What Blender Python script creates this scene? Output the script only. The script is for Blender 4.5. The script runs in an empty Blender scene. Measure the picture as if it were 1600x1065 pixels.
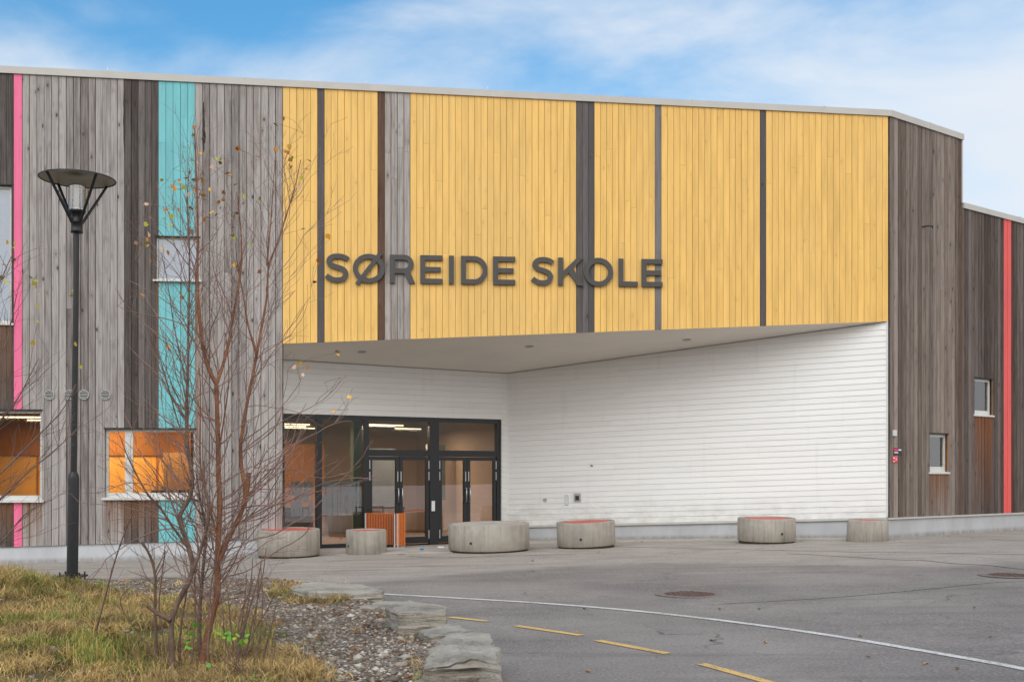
import bpy, bmesh, math, random
import numpy as np
from mathutils import Vector, noise
R = math.radians
rnd = random.Random(7)
nr = np.random.default_rng(11)
S = bpy.context.scene
COL = S.collection

# ------------------------------------------------------------------ camera
F = 1800.0                      # focal length in pixels of the 1600 px wide frame
HZ = 740.0                      # row of the horizon
EYE = 1.6
KY = F/1400                     # depths below were first laid out for a focal length of 1400
cam = bpy.data.cameras.new('camera'); camo = bpy.data.objects.new('camera', cam); COL.objects.link(camo)
camo.location = (0, 0, EYE); camo.rotation_euler = (R(90), 0, 0)
cam.sensor_width = 36; cam.lens = F/1600*36
cam.shift_y = (HZ-532.5)/1600
cam.clip_end = 3000; cam.clip_start = .05
S.camera = camo
S.render.resolution_x = 1024; S.render.resolution_y = 681

# ------------------------------------------------------------------ light
SUN_EL, SUN_AZ = 40, 205        # azimuth measured clockwise from +Y: the sun stands behind the camera, to its left
S.view_settings.view_transform = 'Standard'; S.view_settings.look = 'None'
S.view_settings.exposure = 0.55; S.view_settings.gamma = 1
S.cycles.use_denoising = True
S.cycles.max_bounces = 8; S.cycles.diffuse_bounces = 4; S.cycles.glossy_bounces = 4
S.cycles.transparent_max_bounces = 12; S.cycles.transmission_bounces = 4
S.cycles.caustics_reflective = False; S.cycles.caustics_refractive = False
S.cycles.sample_clamp_indirect = 6
W = bpy.data.worlds.new('World'); S.world = W; W.use_nodes = True
nt = W.node_tree; N = nt.nodes; L = nt.links
N.clear()
out = N.new('ShaderNodeOutputWorld'); bg = N.new('ShaderNodeBackground')
sky = N.new('ShaderNodeTexSky'); sky.sky_type = 'NISHITA'; sky.sun_disc = False
sky.sun_elevation = R(SUN_EL); sky.sun_rotation = R(SUN_AZ); sky.air_density = 1.3; sky.dust_density = .6; sky.ozone_density = 2.2
tc = N.new('ShaderNodeTexCoord')
mp = N.new('ShaderNodeMapping'); mp.inputs['Rotation'].default_value = (0, R(8), R(12)); mp.inputs['Scale'].default_value = (1.6, 1.0, 4.6)
mp.inputs['Location'].default_value = (0.35, 0.0, 0.55)
n1 = N.new('ShaderNodeTexNoise'); n1.inputs['Scale'].default_value = 1.7; n1.inputs['Detail'].default_value = 9; n1.inputs['Roughness'].default_value = .55; n1.inputs['Distortion'].default_value = .35
L.new(tc.outputs['Generated'], mp.inputs['Vector']); L.new(mp.outputs[0], n1.inputs['Vector'])
sx = N.new('ShaderNodeSeparateXYZ'); L.new(tc.outputs['Generated'], sx.inputs[0])
# cloud cover: thick low over the horizon, broken above, closed behind the camera
el = N.new('ShaderNodeMapRange'); el.inputs['From Min'].default_value = .29; el.inputs['From Max'].default_value = .41
el.inputs['To Min'].default_value = .20; el.inputs['To Max'].default_value = -.10
L.new(sx.outputs['Z'], el.inputs['Value'])
bk = N.new('ShaderNodeMapRange'); bk.inputs['From Min'].default_value = .45; bk.inputs['From Max'].default_value = -.3
bk.inputs['To Min'].default_value = 0; bk.inputs['To Max'].default_value = .28
L.new(sx.outputs['Y'], bk.inputs['Value'])
rt = N.new('ShaderNodeMapRange'); rt.inputs['From Min'].default_value = -.25; rt.inputs['From Max'].default_value = .4
rt.inputs['To Min'].default_value = -.10; rt.inputs['To Max'].default_value = .11
L.new(sx.outputs['X'], rt.inputs['Value'])
a1 = N.new('ShaderNodeMath'); a1.operation = 'ADD'; L.new(n1.outputs['Fac'], a1.inputs[0]); L.new(el.outputs[0], a1.inputs[1])
a2 = N.new('ShaderNodeMath'); a2.operation = 'ADD'; L.new(a1.outputs[0], a2.inputs[0]); L.new(bk.outputs[0], a2.inputs[1])
a3 = N.new('ShaderNodeMath'); a3.operation = 'ADD'; L.new(a2.outputs[0], a3.inputs[0]); L.new(rt.outputs[0], a3.inputs[1])
cr = N.new('ShaderNodeMapRange'); cr.interpolation_type = 'SMOOTHSTEP'
cr.inputs['From Min'].default_value = .40; cr.inputs['From Max'].default_value = .80
cr.inputs['To Min'].default_value = .0; cr.inputs['To Max'].default_value = .96
L.new(a3.outputs[0], cr.inputs['Value'])
mx = N.new('ShaderNodeMix'); mx.data_type = 'RGBA'
L.new(cr.outputs[0], mx.inputs[0]); 
skyg = N.new('ShaderNodeMix'); skyg.data_type = 'RGBA'; skyg.blend_type = 'MULTIPLY'; skyg.inputs[0].default_value = 1
skyg.inputs[7].default_value = (.46, .92, 1.13, 1)
L.new(sky.outputs[0], skyg.inputs[6]); L.new(skyg.outputs[2], mx.inputs[6])
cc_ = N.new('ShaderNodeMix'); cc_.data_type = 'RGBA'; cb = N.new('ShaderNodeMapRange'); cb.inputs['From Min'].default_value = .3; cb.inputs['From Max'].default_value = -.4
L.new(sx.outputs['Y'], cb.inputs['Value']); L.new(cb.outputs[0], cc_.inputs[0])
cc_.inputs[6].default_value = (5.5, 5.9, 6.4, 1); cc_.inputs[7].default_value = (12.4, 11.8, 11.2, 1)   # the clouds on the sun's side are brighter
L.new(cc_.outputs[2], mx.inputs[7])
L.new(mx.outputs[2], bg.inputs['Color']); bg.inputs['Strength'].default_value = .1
L.new(bg.outputs[0], out.inputs[0])
sl = bpy.data.lights.new('sun', 'SUN'); sl.energy = .8; sl.angle = R(45); sl.color = (1, .93, .84)
so = bpy.data.objects.new('sun', sl); COL.objects.link(so)
az = R(SUN_AZ); e = R(SUN_EL)
sd = Vector((math.sin(az)*math.cos(e), math.cos(az)*math.cos(e), math.sin(e)))
so.rotation_euler = sd.to_track_quat('Z', 'Y').to_euler(); so.location = (-10, -20, 30)

# ------------------------------------------------------------------ helpers
def ss(a, b, x):
    t = min(1, max(0, (x-a)/(b-a))); return t*t*(3-2*t)
def tag(o, label=None, cat=None, group=None, kind=None):
    if label: o['label'] = label
    if cat: o['category'] = cat
    if group: o['group'] = group
    if kind: o['kind'] = kind
    return o
def empty(name, loc, label, cat, group=None, rz=0):
    o = bpy.data.objects.new(name, None); COL.objects.link(o); o.location = loc; o.rotation_euler = (0, 0, rz)
    o.empty_display_size = .2
    return tag(o, label, cat, group)
class MB:
    """mesh collector: faces, uv in metres, and one colour attribute called 'tone'"""
    def __init__(s): s.v = []; s.f = []; s.uv = []; s.t = []; s.sm = []
    def face(s, pts, uv=None, tone=(.5, .5, 0, 1), smooth=False):
        n = len(s.v); s.v += [tuple(p) for p in pts]; s.f.append(list(range(n, n+len(pts))))
        s.uv += uv if uv else [(0, 0)]*len(pts)
        s.t += tone if isinstance(tone, list) else [tone]*len(pts)
        s.sm.append(smooth)
    def hexa(s, b, t, tone=(.5, .5, 0, 1)):
        """b, t: four bottom and four top points, same order"""
        s.face(b[::-1], tone=tone); s.face(t, tone=tone)
        for i in range(len(b)):
            j = (i+1) % len(b); s.face([b[i], b[j], t[j], t[i]], tone=tone)
    def box(s, x0, x1, y0, y1, z0, z1, tone=(.5, .5, 0, 1)):
        s.hexa([(x0, y0, z0), (x1, y0, z0), (x1, y1, z0), (x0, y1, z0)], [(x0, y0, z1), (x1, y0, z1), (x1, y1, z1), (x0, y1, z1)], tone)
    def grid(s, rows, closed=False, uvf=None, tone=(.5, .5, 0, 1), smooth=True):
        n0 = len(s.v); nc = len(rows[0])
        for r in rows: s.v += [tuple(p) for p in r]
        for i in range(len(rows)-1):
            for j in range(nc if closed else nc-1):
                k = (j+1) % nc
                s.f.append([n0+i*nc+j, n0+i*nc+k, n0+(i+1)*nc+k, n0+(i+1)*nc+j])
                s.uv += [(0, 0)]*4; s.t += [tone]*4; s.sm.append(smooth)
    def lathe(s, prof, c=(0, 0, 0), n=32, tone=(.5, .5, 0, 1), smooth=True):
        rows = [[(c[0]+r*math.cos(2*math.pi*k/n), c[1]+r*math.sin(2*math.pi*k/n), c[2]+z) for k in range(n)] for r, z in prof]
        s.grid(rows, True, tone=tone, smooth=smooth)
    def tube(s, pts, rads, n=8, tone=(.5, .5, 0, 1), cap=True):
        pts = [Vector(p) for p in pts]; rows = []
        for i, p in enumerate(pts):
            d = (pts[min(i+1, len(pts)-1)]-pts[max(i-1, 0)]).normalized()
            a = d.cross(Vector((.13, 1, .07))).normalized(); b = d.cross(a)
            rows.append([p+(a*math.cos(2*math.pi*k/n)+b*math.sin(2*math.pi*k/n))*rads[i] for k in range(n)])
        s.grid(rows, True, tone=tone)
        if cap:
            s.face(rows[0], tone=tone); s.face(rows[-1][::-1], tone=tone)
    def build(s, name, m, parent=None, bevel=0, shade=None):
        me = bpy.data.meshes.new(name); me.from_pydata(s.v, [], s.f)
        u = me.uv_layers.new(name='UV'); u.data.foreach_set('uv', np.array(s.uv, dtype=np.float32).ravel())
        ca = me.color_attributes.new('tone', 'FLOAT_COLOR', 'CORNER'); ca.data.foreach_set('color', np.array(s.t, dtype=np.float32).ravel())
        me.polygons.foreach_set('use_smooth', np.array(s.sm if shade is None else [shade]*len(s.f), dtype=bool))
        me.materials.append(m); me.update()
        o = bpy.data.objects.new(name, me); COL.objects.link(o)
        if parent: o.parent = parent
        if bevel:
            w = o.modifiers.new('weld', 'WELD'); w.merge_threshold = .0004
            b = o.modifiers.new('bevel', 'BEVEL'); b.width = bevel; b.segments = 2; b.limit_method = 'ANGLE'
        return o
def local(o, parent):
    """keep world coordinates of a mesh whose parent empty is moved (unrotated)"""
    o.location = -Vector(parent.location)
    return o
def big_mesh(name, V, Fc, colors, m, parent=None, smooth=False):
    me = bpy.data.meshes.new(name); V = np.asarray(V, np.float32); Fc = np.asarray(Fc, np.int32); k = Fc.shape[1]
    me.vertices.add(len(V)); me.vertices.foreach_set('co', V.ravel())
    me.loops.add(Fc.size); me.loops.foreach_set('vertex_index', Fc.ravel())
    me.polygons.add(len(Fc)); me.polygons.foreach_set('loop_start', np.arange(0, Fc.size, k, dtype=np.int32))
    if smooth: me.polygons.foreach_set('use_smooth', np.ones(len(Fc), bool))
    me.update(calc_edges=True); me.validate()
    ca = me.color_attributes.new('tone', 'FLOAT_COLOR', 'POINT'); ca.data.foreach_set('color', np.asarray(colors, np.float32).ravel())
    me.materials.append(m)
    o = bpy.data.objects.new(name, me); COL.objects.link(o)
    if parent: o.parent = parent
    return o

# ------------------------------------------------------------------ materials
class NT:
    def __init__(s, name):
        s.m = bpy.data.materials.new(name); s.m.use_nodes = True; s.t = s.m.node_tree; s.N = s.t.nodes; s.L = s.t.links
        s.b = s.N['Principled BSDF']
    def n(s, typ, **kw):
        o = s.N.new(typ)
        for k, v in kw.items():
            if k[0] == '_': o.inputs[k[1:].replace('_', ' ')].default_value = v
            else: setattr(o, k, v)
        return o
    def l(s, a, b): s.L.new(a, b)
    def math(s, op, a, b=None, clamp=False):
        o = s.N.new('ShaderNodeMath'); o.operation = op; o.use_clamp = clamp
        for i, x in enumerate((a, b)):
            if x is None: continue
            if isinstance(x, (int, float)): o.inputs[i].default_value = x
            else: s.l(x, o.inputs[i])
        return o.outputs[0]
    def mr(s, v, a, b, c=0, d=1, sm=False):
        o = s.N.new('ShaderNodeMapRange'); o.inputs[1].default_value = a; o.inputs[2].default_value = b; o.inputs[3].default_value = c; o.inputs[4].default_value = d
        if sm: o.interpolation_type = 'SMOOTHSTEP'
        s.l(v, o.inputs[0]); return o.outputs[0]
    def mix(s, f, a, b, mode='MIX'):
        o = s.N.new('ShaderNodeMix'); o.data_type = 'RGBA'; o.blend_type = mode
        for i, x in ((0, f), (6, a), (7, b)):
            if isinstance(x, (int, float)): o.inputs[i].default_value = x
            elif isinstance(x, tuple): o.inputs[i].default_value = x if len(x) == 4 else x+(1,)
            else: s.l(x, o.inputs[i])
        return o.outputs[2]
    def noise(s, vec, scale, detail=3, rough=.5, dist=0):
        o = s.n('ShaderNodeTexNoise', _Scale=scale, _Detail=detail, _Roughness=rough, _Distortion=dist)
        if vec is not None: s.l(vec, o.inputs['Vector'])
        return o.outputs['Fac']
    def mapping(s, vec, scale=(1, 1, 1), loc=(0, 0, 0)):
        o = s.N.new('ShaderNodeMapping'); o.inputs['Scale'].default_value = scale; o.inputs['Location'].default_value = loc
        s.l(vec, o.inputs[0]); return o.outputs[0]
    def bump(s, h, strength, dist=.01):
        o = s.n('ShaderNodeBump', _Strength=strength, _Distance=dist); s.l(h, o.inputs['Height']); s.l(o.outputs[0], s.b.inputs['Normal'])
    def tone(s):
        a = s.n('ShaderNodeAttribute', attribute_name='tone'); x = s.N.new('ShaderNodeSeparateColor'); s.l(a.outputs['Color'], x.inputs[0])
        return x.outputs[0], x.outputs[1], x.outputs[2]
    def base(s, c, rough=.6, spec=.5, metal=0):
        if isinstance(c, tuple): s.b.inputs['Base Color'].default_value = c if len(c) == 4 else c+(1,)
        else: s.l(c, s.b.inputs['Base Color'])
        if isinstance(rough, (int, float)): s.b.inputs['Roughness'].default_value = rough
        else: s.l(rough, s.b.inputs['Roughness'])
        s.b.inputs['Specular IOR Level'].default_value = spec; s.b.inputs['Metallic'].default_value = metal
        return s.m
def plain(name, c, rough=.5, metal=0, var=.08, scale=6, spec=.5, bump=0):
    k = NT(name); co = k.n('ShaderNodeTexCoord').outputs['Object']
    f = k.noise(co, scale, 5, .6); f = k.mr(f, .3, .7, 1-var, 1+var)
    cc = k.N.new('ShaderNodeVectorMath'); cc.operation = 'SCALE'; cc.inputs[0].default_value = c[:3]; k.l(f, cc.inputs['Scale'])
    if bump: k.bump(k.noise(co, scale*12, 4), bump, .004)
    return k.base(cc.outputs[0], rough, spec, metal)
def wood_nodes(k):
    """shared nodes of all board claddings: uv in metres (u across, v up), tone = (tone, random, fresh)"""
    uv = k.n('ShaderNodeUVMap').outputs[0]
    t, r, fr = k.tone()
    off = k.N.new('ShaderNodeCombineXYZ'); k.l(k.math('MULTIPLY', r, 37.3), off.inputs[0]); k.l(k.math('MULTIPLY', r, 91.7), off.inputs[1])
    va = k.N.new('ShaderNodeVectorMath'); va.operation = 'ADD'; k.l(uv, va.inputs[0]); k.l(off.outputs[0], va.inputs[1])
    v = va.outputs[0]
    # knots
    kn = k.n('ShaderNodeTexVoronoi', feature='F1', _Scale=1.0, _Randomness=.85); k.l(k.mapping(v, (6.2, 3.1, 1)), kn.inputs['Vector'])
    kd = kn.outputs['Distance']
    knot = k.mr(kd, .11, .20, 1, 0, True)
    kcol = k.N.new('ShaderNodeSeparateColor'); k.l(kn.outputs['Color'], kcol.inputs[0])
    kd = k.math('ADD', kd, k.mr(kcol.outputs[0], .35, 1, 0, .16)); knot = k.mr(kd, .08, .18, 1, 0, True)
    halo = k.mr(kd, .08, .5, 1, 0, True)
    # grain bends round the knots
    dv = k.N.new('ShaderNodeCombineXYZ'); k.l(k.math('MULTIPLY', halo, .018), dv.inputs[0])
    vb = k.N.new('ShaderNodeVectorMath'); vb.operation = 'ADD'; k.l(v, vb.inputs[0]); k.l(dv.outputs[0], vb.inputs[1])
    grain = k.noise(k.mapping(vb.outputs[0], (85, 1.6, 1)), 1, 4, .62)
    wide = k.noise(k.mapping(vb.outputs[0], (30, .5, 1)), 1, 3, .55)
    blot = k.noise(k.mapping(v, (7, .9, 1)), 1, 3, .55)
    return uv, t, r, fr, knot, halo, grain, wide, blot
def weathered(name, light, dark, fresh=(.30, .13, .045)):
    k = NT(name); uv, t, r, fr, knot, halo, grain, wide, blot = wood_nodes(k)
    f = k.math('ADD', k.math('MULTIPLY', t, 1.0), k.math('ADD', k.mr(wide, .3, .7, -.20, .22), k.mr(grain, .32, .68, -.26, .30)))
    f = k.math('ADD', f, k.mr(blot, .45, .75, 0, .3), clamp=True)
    c = k.mix(f, light, dark)
    c = k.mix(k.mr(grain, .64, .8, 0, .55), c, (dark[0]*.45, dark[1]*.42, dark[2]*.42))
    c = k.mix(k.math('MULTIPLY', k.mr(blot, .35, .7, 0, 1), k.mr(r, .55, 1, 0, .35)), c, (light[0]*.62, light[1]*.50, light[2]*.40))
    c = k.mix(k.math('MULTIPLY', halo, .32), c, dark)
    c = k.mix(k.math('MULTIPLY', knot, .8), c, (.035, .028, .024))
    fm = k.math('MULTIPLY', fr, k.mr(wide, .3, .6, .15, 1.0), clamp=True)
    c = k.mix(fm, c, k.mix(grain, fresh, (fresh[0]*.35, fresh[1]*.3, fresh[2]*.35)))
    k.bump(k.math('ADD', grain, k.math('MULTIPLY', wide, .6)), .35, .003)
    return k.base(c, .82, .25)
def painted_wood(name, c0, var=.08, knotcol=None, knotf=.35):
    k = NT(name); uv, t, r, fr, knot, halo, grain, wide, blot = wood_nodes(k)
    d = tuple(x*(1-var*2.2) for x in c0); li = tuple(min(1, x*(1+var)) for x in c0)
    f = k.math('ADD', k.math('MULTIPLY', t, .55), k.math('ADD', k.mr(wide, .3, .7, -.2, .3), k.mr(blot, .35, .65, -.25, .35)), clamp=True)
    c = k.mix(f, li, d)
    c = k.mix(k.mr(grain, .6, .8, 0, .25), c, tuple(x*.7 for x in c0))
    kc = knotcol or tuple(x*.45 for x in c0)
    ob = k.n('ShaderNodeTexCoord').outputs['Object']
    fade = k.noise(k.mapping(ob, (.35, .35, .12)), 1.3, 4, .6); c = k.mix(k.mr(fade, .42, .7, 0, .38), c, tuple(min(1, x*.8+.07) for x in c0))
    strk = k.noise(k.mapping(ob, (7, 7, .22)), 1, 4, .6); c = k.mix(k.mr(strk, .56, .75, 0, .30), c, tuple(x*.62 for x in c0))
    c = k.mix(k.math('MULTIPLY', halo, .10), c, kc)
    c = k.mix(k.math('MULTIPLY', knot, knotf), c, kc)
    sp = k.noise(k.mapping(uv, (60, 60, 1)), 1, 2); c = k.mix(k.mr(sp, .66, .8, 0, .12), c, kc)
    k.bump(grain, .15, .002)
    return k.base(c, .6, .35)
M = {}
M['grey'] = weathered('weathered_wood', (.44, .41, .395), (.115, .097, .09))
M['warm'] = weathered('weathered_warm_wood', (.33, .275, .24), (.10, .078, .066))
M['dark'] = weathered('dark_weathered_wood', (.20, .18, .172), (.055, .044, .04))
M['wing'] = weathered('dark_wing_wood', (.19, .155, .14), (.055, .040, .035), (.33, .12, .035))
M['brown'] = weathered('brown_board', (.15, .09, .065), (.05, .026, .018))
M['slate'] = weathered('slate_board', (.20, .19, .195), (.09, .084, .088))
M['yellow'] = painted_wood('yellow_paint', (.83, .52, .155), .085, (.50, .27, .07), .38)
M['teal'] = painted_wood('teal_paint', (.17, .52, .56), .10, (.10, .38, .38), .35)
M['pink'] = painted_wood('pink_paint', (.86, .17, .33), .06)
M['red'] = painted_wood('red_paint', (.80, .10, .095), .06)
def white_siding():
    k = NT('white_siding'); uv, t, r, fr, knot, halo, grain, wide, blot = wood_nodes(k)
    c = k.mix(k.math('MULTIPLY', t, .5), (.83, .83, .82), (.76, .76, .75))
    c = k.mix(k.mr(blot, .5, .75, 0, .22), c, (.62, .60, .56)); c = k.mix(k.math('MULTIPLY', knot, .10), c, (.5, .45, .38))
    ob = k.n('ShaderNodeTexCoord').outputs['Object']; oz = k.N.new('ShaderNodeSeparateXYZ'); k.l(ob, oz.inputs[0])
    dn = k.noise(k.mapping(ob, (1.5, 1.5, 2.5)), 2, 5, .65)
    c = k.mix(k.math('MULTIPLY', k.mr(oz.outputs[2], .35, 1.25, 1, 0, True), k.mr(dn, .38, .65, .05, .42)), c, (.36, .33, .28))
    c = k.mix(k.mr(k.noise(k.mapping(ob, (5, 5, .5)), 1.2, 4), .6, .78, 0, .16), c, (.5, .48, .44))
    return k.base(c, .5, .4)
M['white'] = white_siding()
M['black'] = plain('dark_backing_board', (.03, .027, .025), .9)  # near-black backing behind the cladding joints, also vents and lintels
M['gap_yellow'] = plain('yellow_under_board', (.36, .19, .04), .8)
M['gap_white'] = plain('siding_backing', (.32, .31, .29), .8)
M['trim'] = plain('roof_trim_metal', (.50, .485, .455), .45, .0, .05, 2)
M['soffit'] = plain('soffit_board', (.77, .73, .66), .6, 0, .04, .7)
M['frame_dark'] = plain('dark_aluminium', (.022, .024, .027), .38, .2, .1, 10)
M['frame_white'] = plain('white_window_frame', (.62, .62, .60), .45, 0, .06, 8)
M['alu'] = plain('light_aluminium', (.55, .56, .57), .35, .5, .06, 9)
M['steel'] = plain('brushed_steel', (.55, .55, .56), .28, .9, .08, 20)
M['reveal'] = plain('reveal_wood', (.40, .19, .065), .7, 0, .25, 9)
M['letter'] = plain('letter_steel', (.065, .062, .060), .5, .1, .12, 14)
M['lamp_black'] = plain('lamp_black_paint', (.014, .015, .018), .42, .1, .25, 12, .5, .15)
M['lamp_under'] = plain('lamp_shade_underside', (.34, .31, .24), .5, 0, .08, 6)
M['rubber_red'] = plain('red_rubber_surface', (.55, .10, .075), .85, 0, .25, 30)
M['orange'] = plain('orange_slat_paint', (.60, .135, .010), .45, 0, .12, 12)
M['card'] = plain('grey_box_plastic', (.38, .39, .39), .5)
M['signblack'] = plain('sign_black', (.02, .022, .028), .45)
M['signred'] = plain('sign_red', (.78, .03, .05), .45)
M['signpink'] = plain('sign_pink', (.80, .02, .14), .45)
M['signwhite'] = plain('sign_white', (.75, .75, .75), .5)
M['line_white'] = None
def plinth_mat(name, c):
    k = NT(name); co = k.n('ShaderNodeTexCoord').outputs['Object']
    a = k.noise(k.mapping(co, (1.3, 1.3, .6)), 1.2, 6, .6); b = k.noise(k.mapping(co, (3, 3, .4)), 3, 4, .6)
    cc = k.mix(k.mr(a, .35, .7), tuple(x*1.08 for x in c), tuple(x*.86 for x in c))
    cc = k.mix(k.mr(b, .58, .8, 0, .35), cc, tuple(x*.6 for x in c))
    sx = k.N.new('ShaderNodeSeparateXYZ'); k.l(k.n('ShaderNodeUVMap').outputs[0], sx.inputs[0])
    splash = k.math('MULTIPLY', k.mr(sx.outputs[1], 0.02, .13, 1, 0, True), k.mr(b, .3, .6, .3, 1))
    cc = k.mix(k.math('MULTIPLY', splash, .6), cc, (.16, .14, .11))
    k.bump(k.noise(co, 60, 4), .2, .003)
    return k.base(cc, .8, .3)
M['plinth'] = plinth_mat('plinth_render', (.46, .47, .49))
M['plinth_l'] = plinth_mat('plinth_render_light', (.52, .54, .57))
M['cap'] = plain('plinth_cap_metal', (.50, .49, .46), .5)
def glass(name, base=.10, tint=(1, 1, 1)):
    k = NT(name); k.N.remove(k.b)
    o = k.N['Material Output']; tr = k.n('ShaderNodeBsdfTransparent'); tr.inputs[0].default_value = tint+(1,)
    gl = k.n('ShaderNodeBsdfGlossy'); gl.inputs['Roughness'].default_value = .0; gl.inputs['Color'].default_value = (1, 1, 1, 1)
    fr = k.n('ShaderNodeFresnel', _IOR=1.52); f = k.mr(fr.outputs[0], 0, 1, base, 1)
    mx = k.n('ShaderNodeMixShader'); k.l(f, mx.inputs[0]); k.l(tr.outputs[0], mx.inputs[1]); k.l(gl.outputs[0], mx.inputs[2])
    k.l(mx.outputs[0], o.inputs['Surface']); return k.m
M['glass'] = glass('window_glass', .07, (.93, .95, .93))
M['glass_sky'] = glass('mirror_window_glass', .10, (.85, .9, .95))
M['glass_door'] = glass('door_glass', .19, (.86, .87, .88))
M['glass_lamp'] = glass('lamp_glass', .15, (.93, .94, .95))
def emit(name, c, s):
    k = NT(name); k.b.inputs['Emission Color'].default_value = c+(1,); k.b.inputs['Emission Strength'].default_value = s
    return k.base(c, .5)
M['strip'] = emit('lit_ceiling_strip', (1, .78, .45), 3.2)
def concrete():
    k = NT('ring_concrete'); co = k.n('ShaderNodeTexCoord').outputs['Object']
    oi = k.n('ShaderNodeObjectInfo').outputs['Random']
    cx = k.N.new('ShaderNodeCombineXYZ'); k.l(k.math('MULTIPLY', oi, 53), cx.inputs[0]); k.l(k.math('MULTIPLY', oi, 17), cx.inputs[2])
    va = k.N.new('ShaderNodeVectorMath'); va.operation = 'ADD'; k.l(co, va.inputs[0]); k.l(cx.outputs[0], va.inputs[1]); v = va.outputs[0]
    a = k.noise(v, 2.2, 6, .6); st = k.noise(k.mapping(v, (13, 13, .9)), 1, 4, .6); st2 = k.noise(k.mapping(v, (4, 4, .5)), 1, 4, .6); fi = k.noise(v, 90, 3)
    c = k.mix(k.mr(a, .3, .7), (.42, .385, .335), (.27, .245, .21))
    c = k.mix(k.mr(st, .52, .72, 0, .45), c, (.14, .125, .105)); c = k.mix(k.mr(st, .28, .45, .35, 0), c, (.47, .46, .43))
    c = k.mix(k.mr(st2, .58, .75, 0, .5), c, (.13, .115, .075))
    c = k.mix(k.mr(fi, .62, .75, 0, .3), c, (.12, .11, .1))
    k.bump(k.math('ADD', fi, st), .3, .004)
    return k.base(c, .85, .25)
M['concrete'] = concrete()
M['base_dark'] = plain('dark_recessed_base', (.05, .045, .02), .95, 0, .5, 14)  # very dark tone of the recessed ring bases
def asphalt():
    k = NT('asphalt'); co = k.n('ShaderNodeTexCoord').outputs['Object']
    t, r, fr = k.tone()
    big = k.noise(co, .35, 5, .55); mid = k.noise(k.mapping(co, (1, 3, 1)), .9, 5, .6); sp = k.noise(co, 34, 5, .75); fine = k.noise(co, 190, 2, .6)
    le = k.mr(k.math('ADD', t, k.mr(mid, .3, .7, -.35, .35)), .25, .8, 0, 1, True)
    c = k.mix(k.mr(big, .38, .62), (.29, .262, .238), (.195, .176, .163))
    c = k.mix(le, c, k.mix(k.mr(mid, .35, .65), (.40, .36, .325), (.31, .28, .25)))
    c = k.mix(k.mr(k.noise(co, .9, 6, .65), .52, .72, 0, .45), c, (.18, .155, .138))
    c = k.mix(k.mr(sp, .55, .68, 0, .8), c, (.52, .46, .41))
    c = k.mix(k.mr(sp, .32, .46, .85, 0), c, (.075, .065, .06))
    c = k.mix(k.mr(fine, .6, .75, 0, .35), c, (.34, .31, .29))
    tr_ = k.noise(k.mapping(co, (.10, 1.5, 1)), 1.6, 5, .6); c = k.mix(k.mr(tr_, .54, .70, 0, .38), c, (.12, .104, .095))
    tr2 = k.noise(k.mapping(co, (.5, .9, 1), (4, 9, 0)), 2.2, 6, .7); c = k.mix(k.mr(tr2, .56, .7, 0, .40), c, (.36, .31, .27))
    sm_ = k.noise(co, 2.1, 2, .5); c = k.mix(k.mr(sm_, .70, .74, 0, .4), c, (.10, .088, .08))
    cr = k.n('ShaderNodeTexVoronoi', feature='DISTANCE_TO_EDGE', _Scale=.35, _Randomness=1.0)
    wv = k.N.new('ShaderNodeVectorMath'); wv.operation = 'ADD'; nn = k.n('ShaderNodeTexNoise', _Scale=1.4, _Detail=5); k.l(co, nn.inputs[0]); k.l(co, wv.inputs[0]); k.l(nn.outputs['Color'], wv.inputs[1]); k.l(wv.outputs[0], cr.inputs['Vector'])
    ck = k.math('MULTIPLY', k.mr(cr.outputs['Distance'], .002, .008, 1, 0), k.mr(k.noise(co, .5, 2), .52, .62))
    c = k.mix(k.math('MULTIPLY', ck, .6), c, (.04, .036, .035))
    k.bump(k.math('ADD', sp, k.math('MULTIPLY', fine, .5)), .5, .006)
    return k.base(c, k.mr(big, .3, .7, .78, .92), .3)
M['asphalt'] = asphalt()
def marking(name, c):
    k = NT(name); co = k.n('ShaderNodeTexCoord').outputs['Object']
    a = k.noise(co, 45, 4, .7); b = k.noise(co, 3, 4)
    w = k.math('ADD', k.mr(a, .50, .66, 0, .75), k.mr(b, .45, .75, 0, .4), clamp=True)
    return k.base(k.mix(w, c, (.16, .145, .14)), .75, .3)
M['line_white'] = marking('white_road_paint', (.70, .68, .64))
M['line_faint'] = marking('worn_white_paint', (.46, .43, .40))
M['line_yellow'] = marking('yellow_road_paint', (.78, .50, .16))
M['seam'] = marking('seam_bitumen', (.06, .054, .052))
def soil():
    k = NT('bed_soil'); co = k.n('ShaderNodeTexCoord').outputs['Object']; t, r, fr = k.tone()
    v = k.n('ShaderNodeTexVoronoi', feature='F1', _Scale=34); k.l(co, v.inputs['Vector'])
    sc = k.N.new('ShaderNodeSeparateColor'); k.l(v.outputs['Color'], sc.inputs[0])
    c = k.mix(sc.outputs[0], (.10, .078, .06), (.31, .27, .225))
    c = k.mix(k.mr(sc.outputs[1], .8, 1, 0, .8), c, (.42, .39, .35)); c = k.mix(k.mr(sc.outputs[2], .78, 1, 0, .8), c, (.17, .075, .03))
    n = k.noise(co, 1.6, 5); c = k.mix(k.mr(n, .45, .7, 0, .55), c, (.09, .075, .055))
    g = k.mix(k.noise(co, 9, 4), (.10, .095, .03), (.16, .11, .055)); c = k.mix(t, c, g)
    k.bump(v.outputs['Distance'], .8, .02)
    return k.base(c, .95, .15)
M['soil'] = soil()
def vcol(name, rough=.8, spec=.2, trans=0):
    k = NT(name); a = k.n('ShaderNodeAttribute', attribute_name='tone')
    m = k.base(a.outputs['Color'], rough, spec)
    if trans:
        k.b.inputs['Subsurface Weight'].default_value = 0
    return m
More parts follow.
